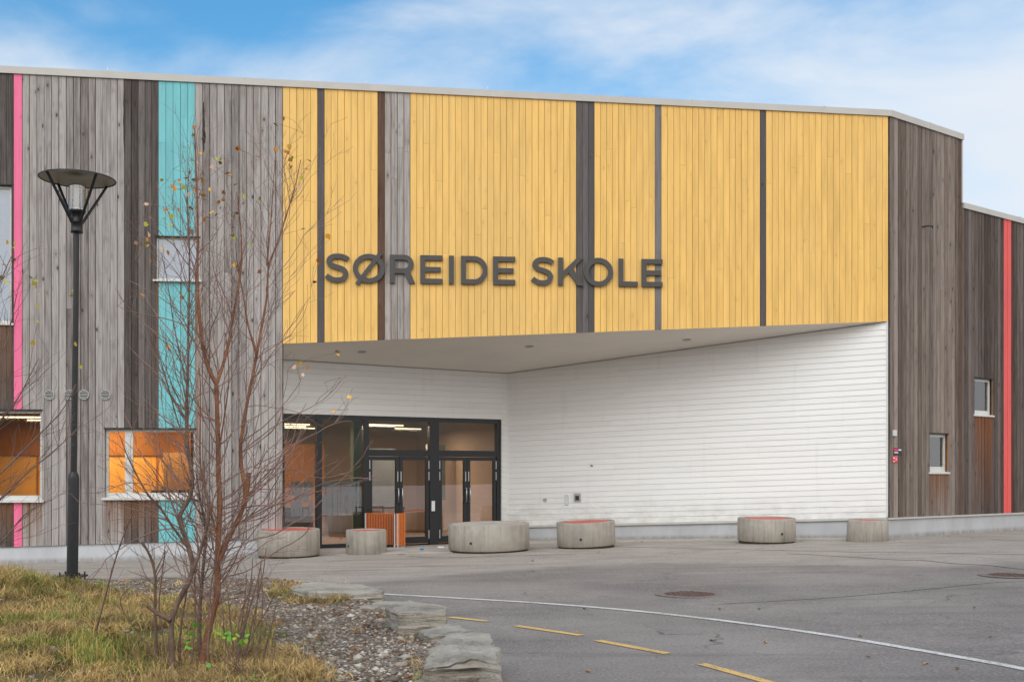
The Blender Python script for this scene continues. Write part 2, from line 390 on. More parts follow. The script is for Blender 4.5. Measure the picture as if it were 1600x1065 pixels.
M['grass'] = vcol('grass_blade', .75, .25); M['pebble'] = vcol('pebbles', .85, .25); M['leaf'] = vcol('leaf', .6, .3)
def bark(name, a, b, cc):
    k = NT(name); co = k.n('ShaderNodeTexCoord').outputs['Object']
    n = k.noise(k.mapping(co, (9, 9, 3)), 2.2, 6, .65); h = k.noise(k.mapping(co, (6, 6, 30)), 2, 4, .6)
    c = k.mix(k.mr(n, .35, .68), a, b); c = k.mix(k.mr(h, .56, .72, 0, .7), c, cc)
    k.bump(k.math('ADD', n, h), .6, .01); return k.base(c, .7, .3)
M['bark_red'] = bark('red_birch_bark', (.30, .125, .06), (.12, .058, .04), (.36, .21, .14))
M['bark_brown'] = bark('brown_bark', (.21, .135, .10), (.09, .06, .045), (.34, .25, .19))
M['twig'] = plain('twig_bark', (.27, .165, .135), .7, 0, .35, 5)
M['twig_dark'] = plain('dark_twig_bark', (.16, .10, .082), .7, 0, .35, 5)
def rockmat():
    k = NT('slate_boulder'); co = k.n('ShaderNodeTexCoord').outputs['Object']
    a = k.noise(co, 2.2, 7, .65); s1 = k.noise(k.mapping(co, (1.5, 1.5, 16)), 1.6, 6, .65, .4); fi = k.noise(co, 60, 4, .65)
    ge = k.N.new('ShaderNodeSeparateXYZ'); k.l(k.n('ShaderNodeNewGeometry').outputs['Normal'], ge.inputs[0])
    c = k.mix(k.mr(a, .3, .7), (.60, .55, .475), (.30, .27, .225)); c = k.mix(k.mr(s1, .5, .7, 0, .55), c, (.13, .118, .10))
    c = k.mix(k.mr(k.noise(co, 5, 5), .52, .7, 0, .6), c, (.60, .56, .49)); c = k.mix(k.mr(k.noise(co, 3.1, 5), .56, .74, 0, .6), c, (.20, .20, .10))
    c = k.mix(k.mr(fi, .6, .75, 0, .4), c, (.10, .095, .085))
    k.bump(k.math('ADD', k.math('MULTIPLY', s1, 2), k.math('ADD', a, fi)), .9, .03)
    return k.base(c, .9, .2)
M['rock'] = rockmat()
M['quartz'] = plain('white_stone', (.52, .49, .44), .85, 0, .2, 12, .3, .3)
M['iron'] = plain('rusty_iron', (.15, .10, .085), .75, .3, .4, 30, .4, .4)
M['cover_ring'] = plain('manhole_frame', (.20, .165, .15), .8, .0, .3, 20)
M['pave'] = plain('concrete_paving', (.42, .39, .35), .85, 0, .2, 2.5, .3, .2)
M['ply'] = plain('warm_plywood', (.52, .26, .055), .55, 0, .18, 1.5)
M['ply_dark'] = plain('warm_ceiling', (.46, .17, .03), .6, 0, .15, 1)
M['peach'] = plain('peach_wall', (.62, .45, .34), .7, 0, .05, 1)
M['lobby_dark'] = plain('lobby_ceiling', (.10, .09, .11), .8, 0, .1, 1)
M['floorwood'] = plain('interior_floor', (.30, .17, .09), .5, 0, .1, 3)
M['bluegrey'] = plain('interior_board', (.24, .27, .31), .6)
M['sky_panel'] = plain('sky_reflection_panel', (.50, .62, .84), .7, 0, .04, 2)  # pale blue of sky reflected in the panes, put into this colour
M['film'] = plain('frosted_film', (.80, .80, .78), .6, 0, .06, 3)
M['green_panel'] = plain('green_interior_panel', (.17, .25, .15), .6)
M['orange_panel'] = plain('orange_interior_panel', (.45, .17, .04), .6)
M['blue_litter'] = plain('blue_plastic', (.05, .25, .55), .4)
M['roofing'] = plain('roofing_felt', (.08, .08, .08), .9)

# ------------------------------------------------------------------ ground shape
def pave_light(x, y):
    """older, paler asphalt towards the building"""
    y /= KY; edge = 14.6+.9*math.sin(x*.55+.6)+.12*x
    return ss(edge-.7, edge+.7, y)
def g(x, y):
    y /= KY; s = ss(5, 18, y)
    h = s*(-.03+.022*min(x, 9.2))
    if x < 4: h -= .045*ss(19.4, 21.5, y)*ss(4, 1.5, x) if y > 19.4 else 0
    return h
def P(px, py, h=0.0):
    """the spot of the ground (plus h) that lies at this place of the photograph"""
    k = (px-800)/F; m = (py-HZ)/F
    z = h
    for _ in range(30):
        Y = (EYE-z)/m; z = .5*z+.5*(g(k*Y, Y)+h)
    Y = (EYE-z)/m
    return Vector((k*Y, Y, z))
def W3(px, py, Y): return Vector(((px-800)/F*Y, Y, EYE-(py-HZ)/F*Y))
xs = np.concatenate([np.array([-400, -200, -100, -60, -40, -30, -24]), np.arange(-20, 26, .3), np.array([28, 32, 40, 60, 100, 200, 400])])
ys = np.concatenate([np.array([-400, -150, -60, -25, -10, -4, 0]), np.arange(2, 31, .25), np.array([32, 35, 40, 60, 120, 300, 800])])
V = np.array([(x, y, g(x, y)) for y in ys for x in xs]); nx = len(xs)
Fc = [(j*nx+i, j*nx+i+1, (j+1)*nx+i+1, (j+1)*nx+i) for j in range(len(ys)-1) for i in range(nx-1)]
cl = np.array([(pave_light(x, y), 0, 0, 1) for y in ys for x in xs])
ground = big_mesh('ground', V, Fc, cl, M['asphalt'], smooth=True); tag(ground, 'grey worn asphalt schoolyard in front of the building', kind='structure')
def strip(name, pts, w, m, lift, label):
    pts = [Vector((p[0], p[1], 0)) for p in pts]; q = []
    for a, b in zip(pts, pts[1:]):
        n = max(1, int((b-a).length/.3)); q += [a.lerp(b, i/n) for i in range(n)]
    q.append(pts[-1]); mb = MB(); rows = []
    for i, p in enumerate(q):
        d = (q[min(i+1, len(q)-1)]-q[max(i-1, 0)]).normalized(); n = Vector((-d.y, d.x, 0))
        rows.append([(p+n*s).to_tuple()[:2] for s in (w/2, -w/2)])
    rows = [[(x, y, g(x, y)+lift) for x, y in r] for r in rows]
    mb.grid(rows); o = mb.build(name, m); tag(o, label, kind='structure'); return o
def smooth_px(pp, n=8):
    r = []
    for i in range(len(pp)-1):
        p0 = pp[max(i-1, 0)]; p1 = pp[i]; p2 = pp[i+1]; p3 = pp[min(i+2, len(pp)-1)]
        for k in range(n):
            t = k/n; r.append(tuple(.5*((2*p1[c])+(-p0[c]+p2[c])*t+(2*p0[c]-5*p1[c]+4*p2[c]-p3[c])*t*t+(-p0[c]+3*p1[c]-3*p2[c]+p3[c])*t**3) for c in (0, 1)))
    r.append(pp[-1]); return r
strip('playground_line', [P(*p) for p in smooth_px([(560, 925), (600, 928), (700, 933.5), (850, 942.5), (1000, 955), (1150, 972), (1300, 993), (1450, 1018), (1600, 1045), (1800, 1088)])], .115, M['line_white'], .006, 'long curved white line painted on the asphalt')
for i, (a, b) in enumerate([((703, 964), (762, 970.5)), ((806, 977.5), (908, 992.5)), ((934, 1000.5), (1043, 1021)), ((1096, 1037), (1205, 1067))]):
    strip('dashed_line', [P(*a), P(*b)], .10, M['line_yellow'], .006, 'short yellow dash painted on the asphalt')
strip('worn_line', [P(*p) for p in smooth_px([(960, 853.5), (1120, 857), (1330, 861.5), (1480, 863.5), (1600, 865.5), (1750, 868)])], .09, M['line_faint'], .006, 'faint worn white line near the building')
strip('worn_line', [P(*p) for p in [(1538, 841.5), (1600, 843), (1700, 846)]], .08, M['line_faint'], .006, 'second faint line at the right edge')
strip('asphalt_seam', [P(*p) for p in smooth_px([(1230, 864), (1330, 870), (1400, 874), (1440, 875), (1490, 880), (1545, 883), (1600, 889), (1700, 893)])], .035, M['seam'], .004, 'dark seam between two layers of asphalt')
strip('asphalt_seam', [P(*p) for p in smooth_px([(1130, 943), (1290, 934), (1430, 922), (1540, 911), (1600, 908)])], .02, M['seam'], .004, 'thin dark seam in the asphalt')
strip('asphalt_seam', [P(*p) for p in smooth_px([(640, 869), (700, 870.5), (830, 867), (900, 866)])], .05, M['seam'], .004, 'dark damp joint in front of the doors')

hv = MB(); rows = []
for j, (yy, hh) in enumerate([(-45, -.5), (-60, 6), (-85, 13), (-120, 19), (-170, 24), (-260, 20), (-380, -1)]):
    rows.append([(x, yy-.0006*x*x*(.2 if j < 3 else 0), hh*(1+.35*noise.noise((x*.02, j*.7, 2))+.18*noise.noise((x*.09, j, 5)))) for x in range(-360, 361, 8)])
hv.grid(rows); M['hill'] = plain('wooded_hill', (.035, .045, .018), .95, 0, .5, .12)
tag(hv.build('hills', M['hill']), 'dark wooded hillside behind the viewer, seen only in reflections', kind='structure')

# ------------------------------------------------------------------ walls of the building
class Wall:
    def __init__(s, x0, y0, dx, dy):
        l = math.hypot(dx, dy); s.o = (x0, y0); s.d = (dx/l, dy/l); s.n = (dy/l, -dx/l)
    def s_of(s, px):
        k = (px-800)/F; return (k*s.o[1]-s.o[0])/(s.d[0]-k*s.d[1])
    def sz(s, px, py):
        a = s.s_of(px); Y = s.o[1]+a*s.d[1]; return a, EYE-(py-HZ)/F*Y
    def pt(s, a, z, o=0): return (s.o[0]+a*s.d[0]+o*s.n[0], s.o[1]+a*s.d[1]+o*s.n[1], z)
    def px_of(s, a): x, y, _ = s.pt(a, 0); return 800+F*x/y
YF = 17.3*F/1250
FAC = Wall(0, YF, 18000/F, 1)
sB, _ = FAC.sz(1388, 800); Bp = FAC.pt(sB, 0)
WING = Wall(Bp[0], Bp[1], 2300, F)
tmp = Wall(Bp[0], Bp[1], -5100, -F)
tmp.d = (-5100/math.hypot(5100, F), F/math.hypot(5100, F))
sC = tmp.s_of(793); Cp = tmp.pt(sC, 0)
RET = Wall(Cp[0], Cp[1], Bp[0]-Cp[0], Bp[1]-Cp[1]); LRET = math.hypot(Bp[0]-Cp[0], Bp[1]-Cp[1])
bt = Wall(Cp[0], Cp[1], 3100, F); sD = bt.s_of(442); Dp = bt.pt(sD, 0)
BACK = Wall(Dp[0], Dp[1], 3100, F); LBACK = -sD
sA, _ = FAC.sz(442, 500); Ap = FAC.pt(sA, 0)
building = empty('school_building', (0, YF, 0), 'long school building clad in grey, yellow and teal boards with a recessed white entrance', 'school building')
def part(mb, name, m, label=None, bevel=0, parent=None, shade=None):
    o = mb.build(name, m, parent or building, bevel, shade)
    if not parent: local(o, building)
    if label: o['label'] = label
    return o
def lin(w, pts):
    q = [w.sz(*p) for p in pts]
    def f(a):
        if a <= q[0][0]: i = 0
        elif a >= q[-1][0]: i = len(q)-2
        else: i = max(j for j in range(len(q)-1) if q[j][0] <= a)
        (a0, z0), (a1, z1) = q[i], q[i+1]; return z0+(z1-z0)*(a-a0)/(a1-a0)
    return f
def board(mb, w, a0, a1, zb, zt, gap, th, tone, joints=True, off=0.0, fresh=None):
    """one vertical board between a0 and a1; zb, zt are functions of a"""
    e0, e1 = a0+gap/2, a1-gap/2
    if e1-e0 < .004: return
    cuts = [0, 1]
    hgt = zt(a0)-zb(a0)
    if hgt <= .01: return
    if joints and hgt > 2.5 and rnd.random() < .55: cuts = [0, rnd.uniform(.2, .8), 1]
    for c0, c1 in zip(cuts, cuts[1:]):
        tn = (min(1, max(0, tone[0]+rnd.uniform(-.12, .12))), rnd.random(), tone[2], 1)
        def z(a, c): return zb(a)+(zt(a)-zb(a))*c
        jg = .003 if c1 < 1 else 0
        p = [(e0, z(e0, c0)), (e1, z(e1, c0)), (e1, z(e1, c1)-jg), (e0, z(e0, c1)-jg)]
        front = [w.pt(a, zz, off+th) for a, zz in p]; back = [w.pt(a, zz, off) for a, zz in p]
        uv = [(a-a0, zz) for a, zz in p]
        tl = tn
        if fresh:
            tl = []
            for a, zz in p:
                tl.append((tn[0], tn[1], max(0, min(1, 1-(fresh[0]-zz)/fresh[1])), 1))
        mb.face(front, uv, tl)
        for i in range(4):
            j = (i+1) % 4; mb.face([front[i], back[i], back[j], front[j]], [uv[i], uv[i], uv[j], uv[j]], tn)
def clad(w, sects, top, bot, openings, th=.022, bw=.146):
    """sects: (a0, a1, key, tone range); returns one collector per key"""
    res = {}
    for (a0, a1, key, t0, t1) in sects:
        n = max(1, round((a1-a0)/bw)); mb = res.setdefault(key, MB())
        b = (a1-a0)/n
        for i in range(n):
            l, r = a0+i*b, a0+(i+1)*b
            gap = rnd.choice([.011, .014, .010, .018]) if key not in ('yellow', 'teal', 'pink', 'red') else rnd.choice([.007, .008, .009])
            tone = (rnd.uniform(t0, t1), 0, 0)
            off = rnd.uniform(0, .004)
            xs_ = sorted({l, r} | {x for o in openings for x in (o[0], o[1]) if l+.004 < x < r-.004})
            for u, v in zip(xs_, xs_[1:]):
                mid = (u+v)/2; ops = sorted([(o[2], o[3]) for o in openings if o[0] < mid < o[1]])
                lo = bot; gg = gap if len(xs_) == 2 else .001
                for zb_, zt_ in ops:
                    fb = lo; ft = (lambda z: (lambda a: z))(zb_)
                    if zb_ > bot(mid)+.02:
                        fr = (zb_, .95) if key in ('wing',) else ((zb_, .32) if key in ('warm', 'grey', 'dark') and zb_ > .5 else None)
                        board(mb, w, u, v, fb, ft, gg, th, tone, False, off, fr)
                    lo = (lambda z: (lambda a: z))(zt_)
                board(mb, w, u, v, lo, top, gg, th, tone, True, off)
    return res
# --- outlines (from the photograph's rows and columns)
f_top = lin(FAC, [(0, 113.5), (1388, 181)])
f_bot = lin(FAC, [(24, 853.5), (302, 845), (442, 841)])
f_sof = lin(FAC, [(442, 537), (1388, 502)])
def s(px): return FAC.s_of(px)
def opening(w, x0, x1, y0, y1):
    a, zt = w.sz(x0, y0); b, zb = w.sz(x1, y1); return (a, b, zb, zt)
OP_UL = (s(-70), s(18.5), FAC.sz(18, 505)[1], FAC.sz(18, 290)[1])
OP_T = opening(FAC, 244, 312, 370, 438)
OP_L1 = (s(-120), s(66), FAC.sz(66, 781)[1], FAC.sz(66, 641)[1])
OP_L2 = opening(FAC, 164, 306, 669.5, 777)
LEFT = s(-420)
left_sects = [(LEFT, s(22), 'dark', .2, .9), (s(22), s(35), 'pink', .3, .6), (s(35), s(195), 'grey', 0, .55), (s(195), s(248), 'dark', .1, .8),
              (s(248), s(305), 'teal', .2, .7), (s(305), s(442), 'grey', .05, .6)]
res = clad(FAC, left_sects, f_top, f_bot, [OP_UL, OP_T, OP_L1, OP_L2])
NAMES = {'dark': ('wood_cladding', 'dark weathered boards'), 'grey': ('wood_cladding', 'pale grey weathered boards'), 'pink': ('painted_stripe', 'pink painted board'),
         'teal': ('painted_stripe', 'teal painted boards'), 'yellow': ('yellow_cladding', 'yellow painted boards over the entrance'), 'slate': ('wood_cladding', 'slate grey boards between the yellow fields'),
         'brown': ('wood_cladding', 'dark brown board'), 'warm': ('wood_cladding', 'grey brown boards of the angled wall'), 'wing': ('wood_cladding', 'dark boards of the lower wing'), 'red': ('painted_stripe', 'red painted board')}
for k_, mb in res.items(): part(mb, NAMES[k_][0], M[k_], NAMES[k_][1])
yel = [(442, 496, 'yellow', .1, .6), (496, 507, 'slate', .5, .9), (507, 590, 'yellow', .1, .6), (590, 601, 'brown', .3, .7), (601, 641, 'grey', .1, .6), (641, 900, 'yellow', .1, .7),
       (900, 928.5, 'slate', .6, 1), (928.5, 1023, 'yellow', .1, .7), (1023, 1033, 'slate', 0, .1), (1033, 1187, 'yellow', .2, .8), (1187, 1196.5, 'slate', .8, 1), (1196.5, 1387.2, 'yellow', .1, .8)]
res = clad(FAC, [(s(a), s(b), k_, t0, t1) for a, b, k_, t0, t1 in yel], f_top, f_sof, [], bw=.139)
for k_, mb in res.items(): part(mb, NAMES[k_][0], M[k_], NAMES[k_][1])
# backing behind the boards (what shows in the joints), with the window openings cut out
def backing(w, a0, a1, top, bot, ops, m, off=-.002, th=.10, n=60):
    mb = MB(); xs_ = sorted({a0, a1} | {x for o in ops for x in (o[0], o[1]) if a0 < x < a1})
    for u, v in zip(xs_, xs_[1:]):
        mid = (u+v)/2; lo = bot
        segs = []
        for o in sorted([o for o in ops if o[0] < mid < o[1]], key=lambda o: o[2]):
            segs.append((lo, (lambda z: (lambda a: z))(o[2]))); lo = (lambda z: (lambda a: z))(o[3])
        segs.append((lo, top))
        for lb, lt in segs:
            if lt(mid)-lb(mid) < .01: continue
            mb.hexa([w.pt(u, lb(u), off), w.pt(v, lb(v), off), w.pt(v, lb(v), off-th), w.pt(u, lb(u), off-th)],
                    [w.pt(u, lt(u), off), w.pt(v, lt(v), off), w.pt(v, lt(v), off-th), w.pt(u, lt(u), off-th)])
    return part(mb, 'wall', m)
M['stain'] = weathered('stained_board', (.10, .08, .07), (.03, .024, .02))
for x0, x1, y0, y1 in ((316.5, 320.5, 160, 238), (193, 196.5, 122, 240), (318, 322, 205, 225)):
    a0, zt_ = FAC.sz(x0, y0); a1, zb_2 = FAC.sz(x1, y1); mb = MB(); n_ = 12
    for i in range(n_):
        z0_, z1_ = zb_2+(zt_-zb_2)*i/n_, zb_2+(zt_-zb_2)*(i+1)/n_; w0, w1 = [(.35+.65*math.sin(math.pi*q/n_))*(a1-a0)/2 for q in (i, i+1)]; m_c = (a0+a1)/2; j0, j1 = .004*math.sin(i*2.1), .004*math.sin((i+1)*2.1)
        mb.face([FAC.pt(m_c-w0+j0, z0_, .0275), FAC.pt(m_c+w0+j0, z0_, .0275), FAC.pt(m_c+w1+j1, z1_, .0275), FAC.pt(m_c-w1+j1, z1_, .0275)], [(0, z0_), (.05, z0_), (.05, z1_), (0, z1_)])
    part(mb, 'resin_streak', M['stain'])
backing(FAC, LEFT, s(442), f_top, f_bot, [OP_UL, OP_T, OP_L1, OP_L2], M['black'])
backing(FAC, s(442), sB-.02, f_top, lambda a: f_sof(a)+.01, [], M['gap_yellow'])
# --- right wing: tall part to px 1500, lower beyond, same plane
w = WING.s_of
ztop = WING.sz(1390, 181.5)[1]; zlow = WING.sz(1560, 339)[1]; zcap = WING.sz(1390, 808)[1]
sT = w(1501); SEND = w(1950)
zpl = lambda z: (lambda a: z)
OP_R1 = (w(1451.5), w(1480), WING.sz(1452, 737)[1], WING.sz(1452, 677)[1])
OP_R2 = (w(1521.5), w(1549.5), WING.sz(1522, 647)[1], WING.sz(1522, 590)[1])
res = clad(WING, [(.028, w(1496.5), 'warm', 0, .8), (w(1496.5), sT, 'brown', .2, .5)], zpl(ztop), zpl(zcap), [OP_R1], bw=.152)
for k_, mb in res.items(): part(mb, NAMES[k_][0], M[k_], NAMES[k_][1])
res = clad(WING, [(sT, w(1567), 'wing', .1, .9), (w(1567), w(1578.5), 'red', .3, .6), (w(1578.5), w(1583), 'brown', .4, .8), (w(1583), SEND, 'wing', .1, .8)], zpl(zlow), zpl(zcap), [OP_R2], bw=.152)
for k_, mb in res.items(): part(mb, NAMES[k_][0], M[k_], NAMES[k_][1])
backing(WING, .03, sT, zpl(ztop), zpl(zcap), [OP_R1], M['black'])
backing(WING, sT, SEND, zpl(zlow), zpl(zcap), [OP_R2], M['black'])
# orange fresh boards under the eaves of the lower wing
# --- plinths
def plinth(w_, a0, a1, ztf, m, off, name='plinth', step=1.0):
    mb = MB(); n = max(1, int((a1-a0)/step))
    for i in range(n):
        u, v = a0+(a1-a0)*i/n, a0+(a1-a0)*(i+1)/n
        gu = g(*w_.pt(u, 0)[:2]); gv = g(*w_.pt(v, 0)[:2])
        pf = [w_.pt(u, gu-.3, off), w_.pt(v, gv-.3, off), w_.pt(v, ztf(v), off), w_.pt(u, ztf(u), off)]
        mb.face(pf, [(u, -.3), (v, -.3), (v, ztf(v)-gv), (u, ztf(u)-gu)])
        mb.face([w_.pt(u, ztf(u), off), w_.pt(v, ztf(v), off), w_.pt(v, ztf(v), off-.3), w_.pt(u, ztf(u), off-.3)])
    for u in (a0, a1):
        mb.face([w_.pt(u, -.5, off), w_.pt(u, ztf(u), off), w_.pt(u, ztf(u), off-.3), w_.pt(u, -.5, off-.3)])
    return part(mb, name, m)
def slab(w_, a0, a1, z0f, z1f, o0, o1, m, name, label=None):
    mb = MB(); mb.hexa([w_.pt(a0, z0f(a0), o1), w_.pt(a1, z0f(a1), o1), w_.pt(a1, z0f(a1), o0), w_.pt(a0, z0f(a0), o0)],
                       [w_.pt(a0, z1f(a0), o1), w_.pt(a1, z1f(a1), o1), w_.pt(a1, z1f(a1), o0), w_.pt(a0, z1f(a0), o0)])
    return part(mb, name, m, label)
plinth(FAC, LEFT, s(442), lambda a: f_bot(a)-.003, M['plinth_l'], -.012)
zc2 = zcap-.045
plinth(WING, .0, SEND, zpl(zc2), M['plinth'], .0)
slab(WING, -.03, SEND, zpl(zc2), zpl(zcap-.004), -.1, .04, M['cap'], 'plinth_cap')
r_cap = lin(RET, [(830, 820), (1387, 807.5)])
plinth(RET, 0, LRET-.03, lambda a: r_cap(a)-.06, M['plinth'], -.02)
slab(RET, 0, LRET-.035, lambda a: r_cap(a)-.055, r_cap, -.1, .035, M['cap'], 'plinth_cap')
# --- soffit plane through three corners
A3 = Vector((Ap[0], Ap[1], f_sof(sA))); B3 = Vector((Bp[0], Bp[1], f_sof(sB))); C3 = Vector((Cp[0], Cp[1], EYE-(583-HZ)/F*Cp[1]))
nS = (B3-A3).cross(C3-A3).normalized()
def zs(x, y): return A3.z-(nS.x*(x-A3.x)+nS.y*(y-A3.y))/nS.z
foot = [(Ap[0]-.02, Ap[1]+.01), (Bp[0]-.02, Bp[1]+.005), (Cp[0], Cp[1]+.12), (Dp[0]-.05, Dp[1]+.15)]
mb = MB(); lo = [(x, y, zs(x, y)+.002) for x, y in foot]; hi = [(x, y, z+.06) for x, y, z in lo]; mb.hexa(lo, hi); part(mb, 'soffit', M['soffit'], 'smooth pale ceiling of the entrance recess')
def ret_top(a): x, y, _ = RET.pt(a, 0); return zs(x, y)-.012
def back_top(a): x, y, _ = BACK.pt(a, 0); return zs(x, y)-.012
# --- white horizontal siding
def siding(w_, a0, a1, zlo, zhi, ops, slope0, pitch=.131, joint=(2.4, 4.6)):
    """boards parallel to the line zlo(a); lapped: the lower edge stands proud"""
    mb = MB(); zmin = min(zlo(a0), zlo(a1)); n = int((5.6-min(zmin, slope0(a0)))/pitch)+2
    for i in range(n):
        cuts = [a0]; 
        while cuts[-1] < a1: cuts.append(cuts[-1]+rnd.uniform(*joint))
        cuts[-1] = a1
        cs = sorted(set(cuts) | {x for o in ops for x in (o[0], o[1]) if a0 < x < a1})
        for u, v in zip(cs, cs[1:]):
            if v-u < .02: continue
            base = lambda a: slope0(a)+i*pitch
            mid = (u+v)/2
            # clip against top
            zb_u, zb_v = base(u), base(v); zt_u, zt_v = base(u)+pitch-.003, base(v)+pitch-.003
            hu, hv = zhi(u), zhi(v)
            for o in ops:
                if o[0] < mid < o[1]:
                    if base(mid)+pitch*.5 < o[3]: zb_u = zt_u = zb_v = zt_v = None; break
            if zb_u is None: continue
            if zb_u >= hu and zb_v >= hv: continue
            tn = (rnd.random(), rnd.random(), 0, 1)
            poly = [(u, zb_u), (v, zb_v), (v, zt_v), (u, zt_u)]
            # cut polygon by the sloping soffit
            outp = []
            for q in range(4):
                (p0, z0), (p1, z1) = poly[q], poly[(q+1) % 4]
                d0 = (hu+(hv-hu)*(p0-u)/(v-u))-z0; d1 = (hu+(hv-hu)*(p1-u)/(v-u))-z1
                if d0 >= 0: outp.append((p0, z0))
                if (d0 >= 0) != (d1 >= 0):
                    t_ = d0/(d0-d1); outp.append((p0+(p1-p0)*t_, z0+(z1-z0)*t_))
            if len(outp) < 3: continue
            of = lambda a, z_: .024-.012*((z_-base(a))/pitch)
            e = .0008
            mb.face([w_.pt(a, z_, of(a, z_)) for a, z_ in outp], [(z_-base(a), a) for a, z_ in outp], tn)
            mb.face([w_.pt(u, zb_u, .024), w_.pt(u, zb_u, .0), w_.pt(v, zb_v, .0), w_.pt(v, zb_v, .024)], [(0, u), (0, u), (0, v), (0, v)], tn)
    return mb
zDF = BACK.sz(600, 648)[1]*0+2.955          # top of the glazed front
sGE = BACK.s_of(783)
OPG = (-.02, sGE, -1, zDF)
part(siding(RET, .0, LRET-.028, r_cap, ret_top, [], r_cap), 'white_siding', M['white'], 'white boards of the recess side wall, rising slightly to the right')
flat = zpl(zDF-23*.131+.0)
part(siding(BACK, 0, LBACK, zpl(zDF), back_top, [OPG], flat, .131), 'white_siding', M['white'], 'white boards above and beside the doors')
def simple_wall(w_, a0, a1, z0f, z1f, off, m, name='wall', th=.08):
    return slab(w_, a0, a1, z0f, z1f, off-th, off, m, name)
simple_wall(RET, 0, LRET-.05, r_cap, lambda a: ret_top(a)+.03, -.004, M['gap_white'])
simple_wall(BACK, 0, sGE, zpl(zDF+.0), lambda a: back_top(a)+.03, -.004, M['gap_white'])
simple_wall(BACK, sGE, LBACK+.05, zpl(-.5), lambda a: back_top(a)+.03, -.004, M['gap_white'])
slab(RET, LRET-.045, LRET-.004, lambda a: r_cap(a), lambda a: ret_top(a)+.01, -.05, .03, M['frame_white'], 'corner_trim')
slab(RET, .0, .03, lambda a: r_cap(a), ret_top, -.02, .028, M['white'], 'corner_trim')
# left cheek of the recess
CH = Wall(Ap[0], Ap[1], Dp[0]-Ap[0], Dp[1]-Ap[1]); LCH = math.hypot(Dp[0]-Ap[0], Dp[1]-Ap[1])
slab(CH, .03, LCH+.02, zpl(-.5), lambda a: zs(*CH.pt(a, 0)[:2]), -.10, -.012, M['white'], 'wall')
# --- roof edges
def coping(w_, a0, a1, z0f, z1f, joints, name='roof_trim', o1=.06):
    mb = MB(); mb.hexa([w_.pt(a0, z0f(a0), o1), w_.pt(a1, z0f(a1), o1), w_.pt(a1, z0f(a1), -.3), w_.pt(a0, z0f(a0), -.3)],
                       [w_.pt(a0, z1f(a0), o1), w_.pt(a1, z1f(a1), o1), w_.pt(a1, z1f(a1)+.02, -.3), w_.pt(a0, z1f(a0)+.02, -.3)])
    for a in joints:
        mb.hexa([w_.pt(a, z0f(a)-.004, o1+.005), w_.pt(a+.04, z0f(a)-.004, o1+.005), w_.pt(a+.04, z0f(a)-.004, o1-.01), w_.pt(a, z0f(a)-.004, o1-.01)],
                [w_.pt(a, z1f(a)+.012, o1+.005), w_.pt(a+.04, z1f(a)+.012, o1+.005), w_.pt(a+.04, z1f(a)+.012, -.1), w_.pt(a, z1f(a)+.012, -.1)])
    return part(mb, name, M['trim'])
c_top = lin(FAC, [(0, 104), (1388, 173)])
coping(FAC, LEFT, sB+.05, lambda a: f_top(a)-.02, c_top, [s(x) for x in (168, 381, 573, 762, 940, 1078, 1286)])
zct = WING.sz(1390, 173)[1]
coping(WING, .03, sT+.06, zpl(ztop-.02), zpl(zct), [w(1450)])
coping(WING, sT+.065, SEND, zpl(zlow-.02), zpl(WING.sz(1560, 332)[1]), [w(1590)])
# end face of the tall part above the lower wing
mb = MB()
mb.hexa([WING.pt(sT+.0, zlow+.1, .035), WING.pt(sT+.045, zlow+.1, .035), WING.pt(sT+.045, zlow+.1, -8), WING.pt(sT, zlow+.1, -8)],
        [WING.pt(sT+.0, ztop, .035), WING.pt(sT+.045, ztop, .035), WING.pt(sT+.045, ztop, -8), WING.pt(sT, ztop, -8)])
part(mb, 'roof_trim', M['trim'])
for px in (168, 573, 762, 1078, 1286):
    a = s(px); mb = MB(); p = FAC.pt(a, c_top(a), .0); mb.tube([p, (p[0], p[1], p[2]+.09)], [.008, .008], 6); part(mb, 'roof_pin', M['steel'])
# --- roofs and hidden walls that keep the inside dark
def prism(poly, z0, z1, m, name):
    mb = MB(); mb.hexa([(x, y, z0) for x, y in poly], [(x, y, z1) for x, y in poly]); return part(mb, name, m)
pL = FAC.pt(LEFT, 0, -.12); pB = FAC.pt(sB-.02, 0, -.12); pT = WING.pt(sT-.02, 0, -.15); pE = WING.pt(SEND, 0, -.15)
YB = 42
prism([pL[:2], pB[:2], pT[:2], (pT[0]-3, YB), (pL[0], YB)], 9.38, 9.46, M['roofing'], 'roof')
prism([pT[:2], pE[:2], (pE[0]-3, YB+4), (pT[0]-3, YB+4)], zlow-.15, zlow-.06, M['roofing'], 'roof')
prism([(pL[0], YB), (pT[0]-3, YB), (pT[0]-3, YB+.2), (pL[0], YB+.2)], -1, 9.37, M['dark'], 'wall')
prism([(pL[0]-.2, pL[1]), pL[:2], (pL[0], YB), (pL[0]-.2, YB)], -1, 9.37, M['dark'], 'wall')
prism([pE[:2], (pE[0]+.2, pE[1]), (pE[0]-2.8, YB+4), (pE[0]-3, YB+4)], -1, zlow-.16, M['dark'], 'wall')
# the deck over the recess
mb = MB(); hi2 = [(x, y, 9.3) for x, y in foot]
prism([(x+.0, y+.2) for x, y in foot[:2]]+[(Bp[0], YB), (Ap[0], YB)], 5.6, 5.7, M['roofing'], 'floor_slab')

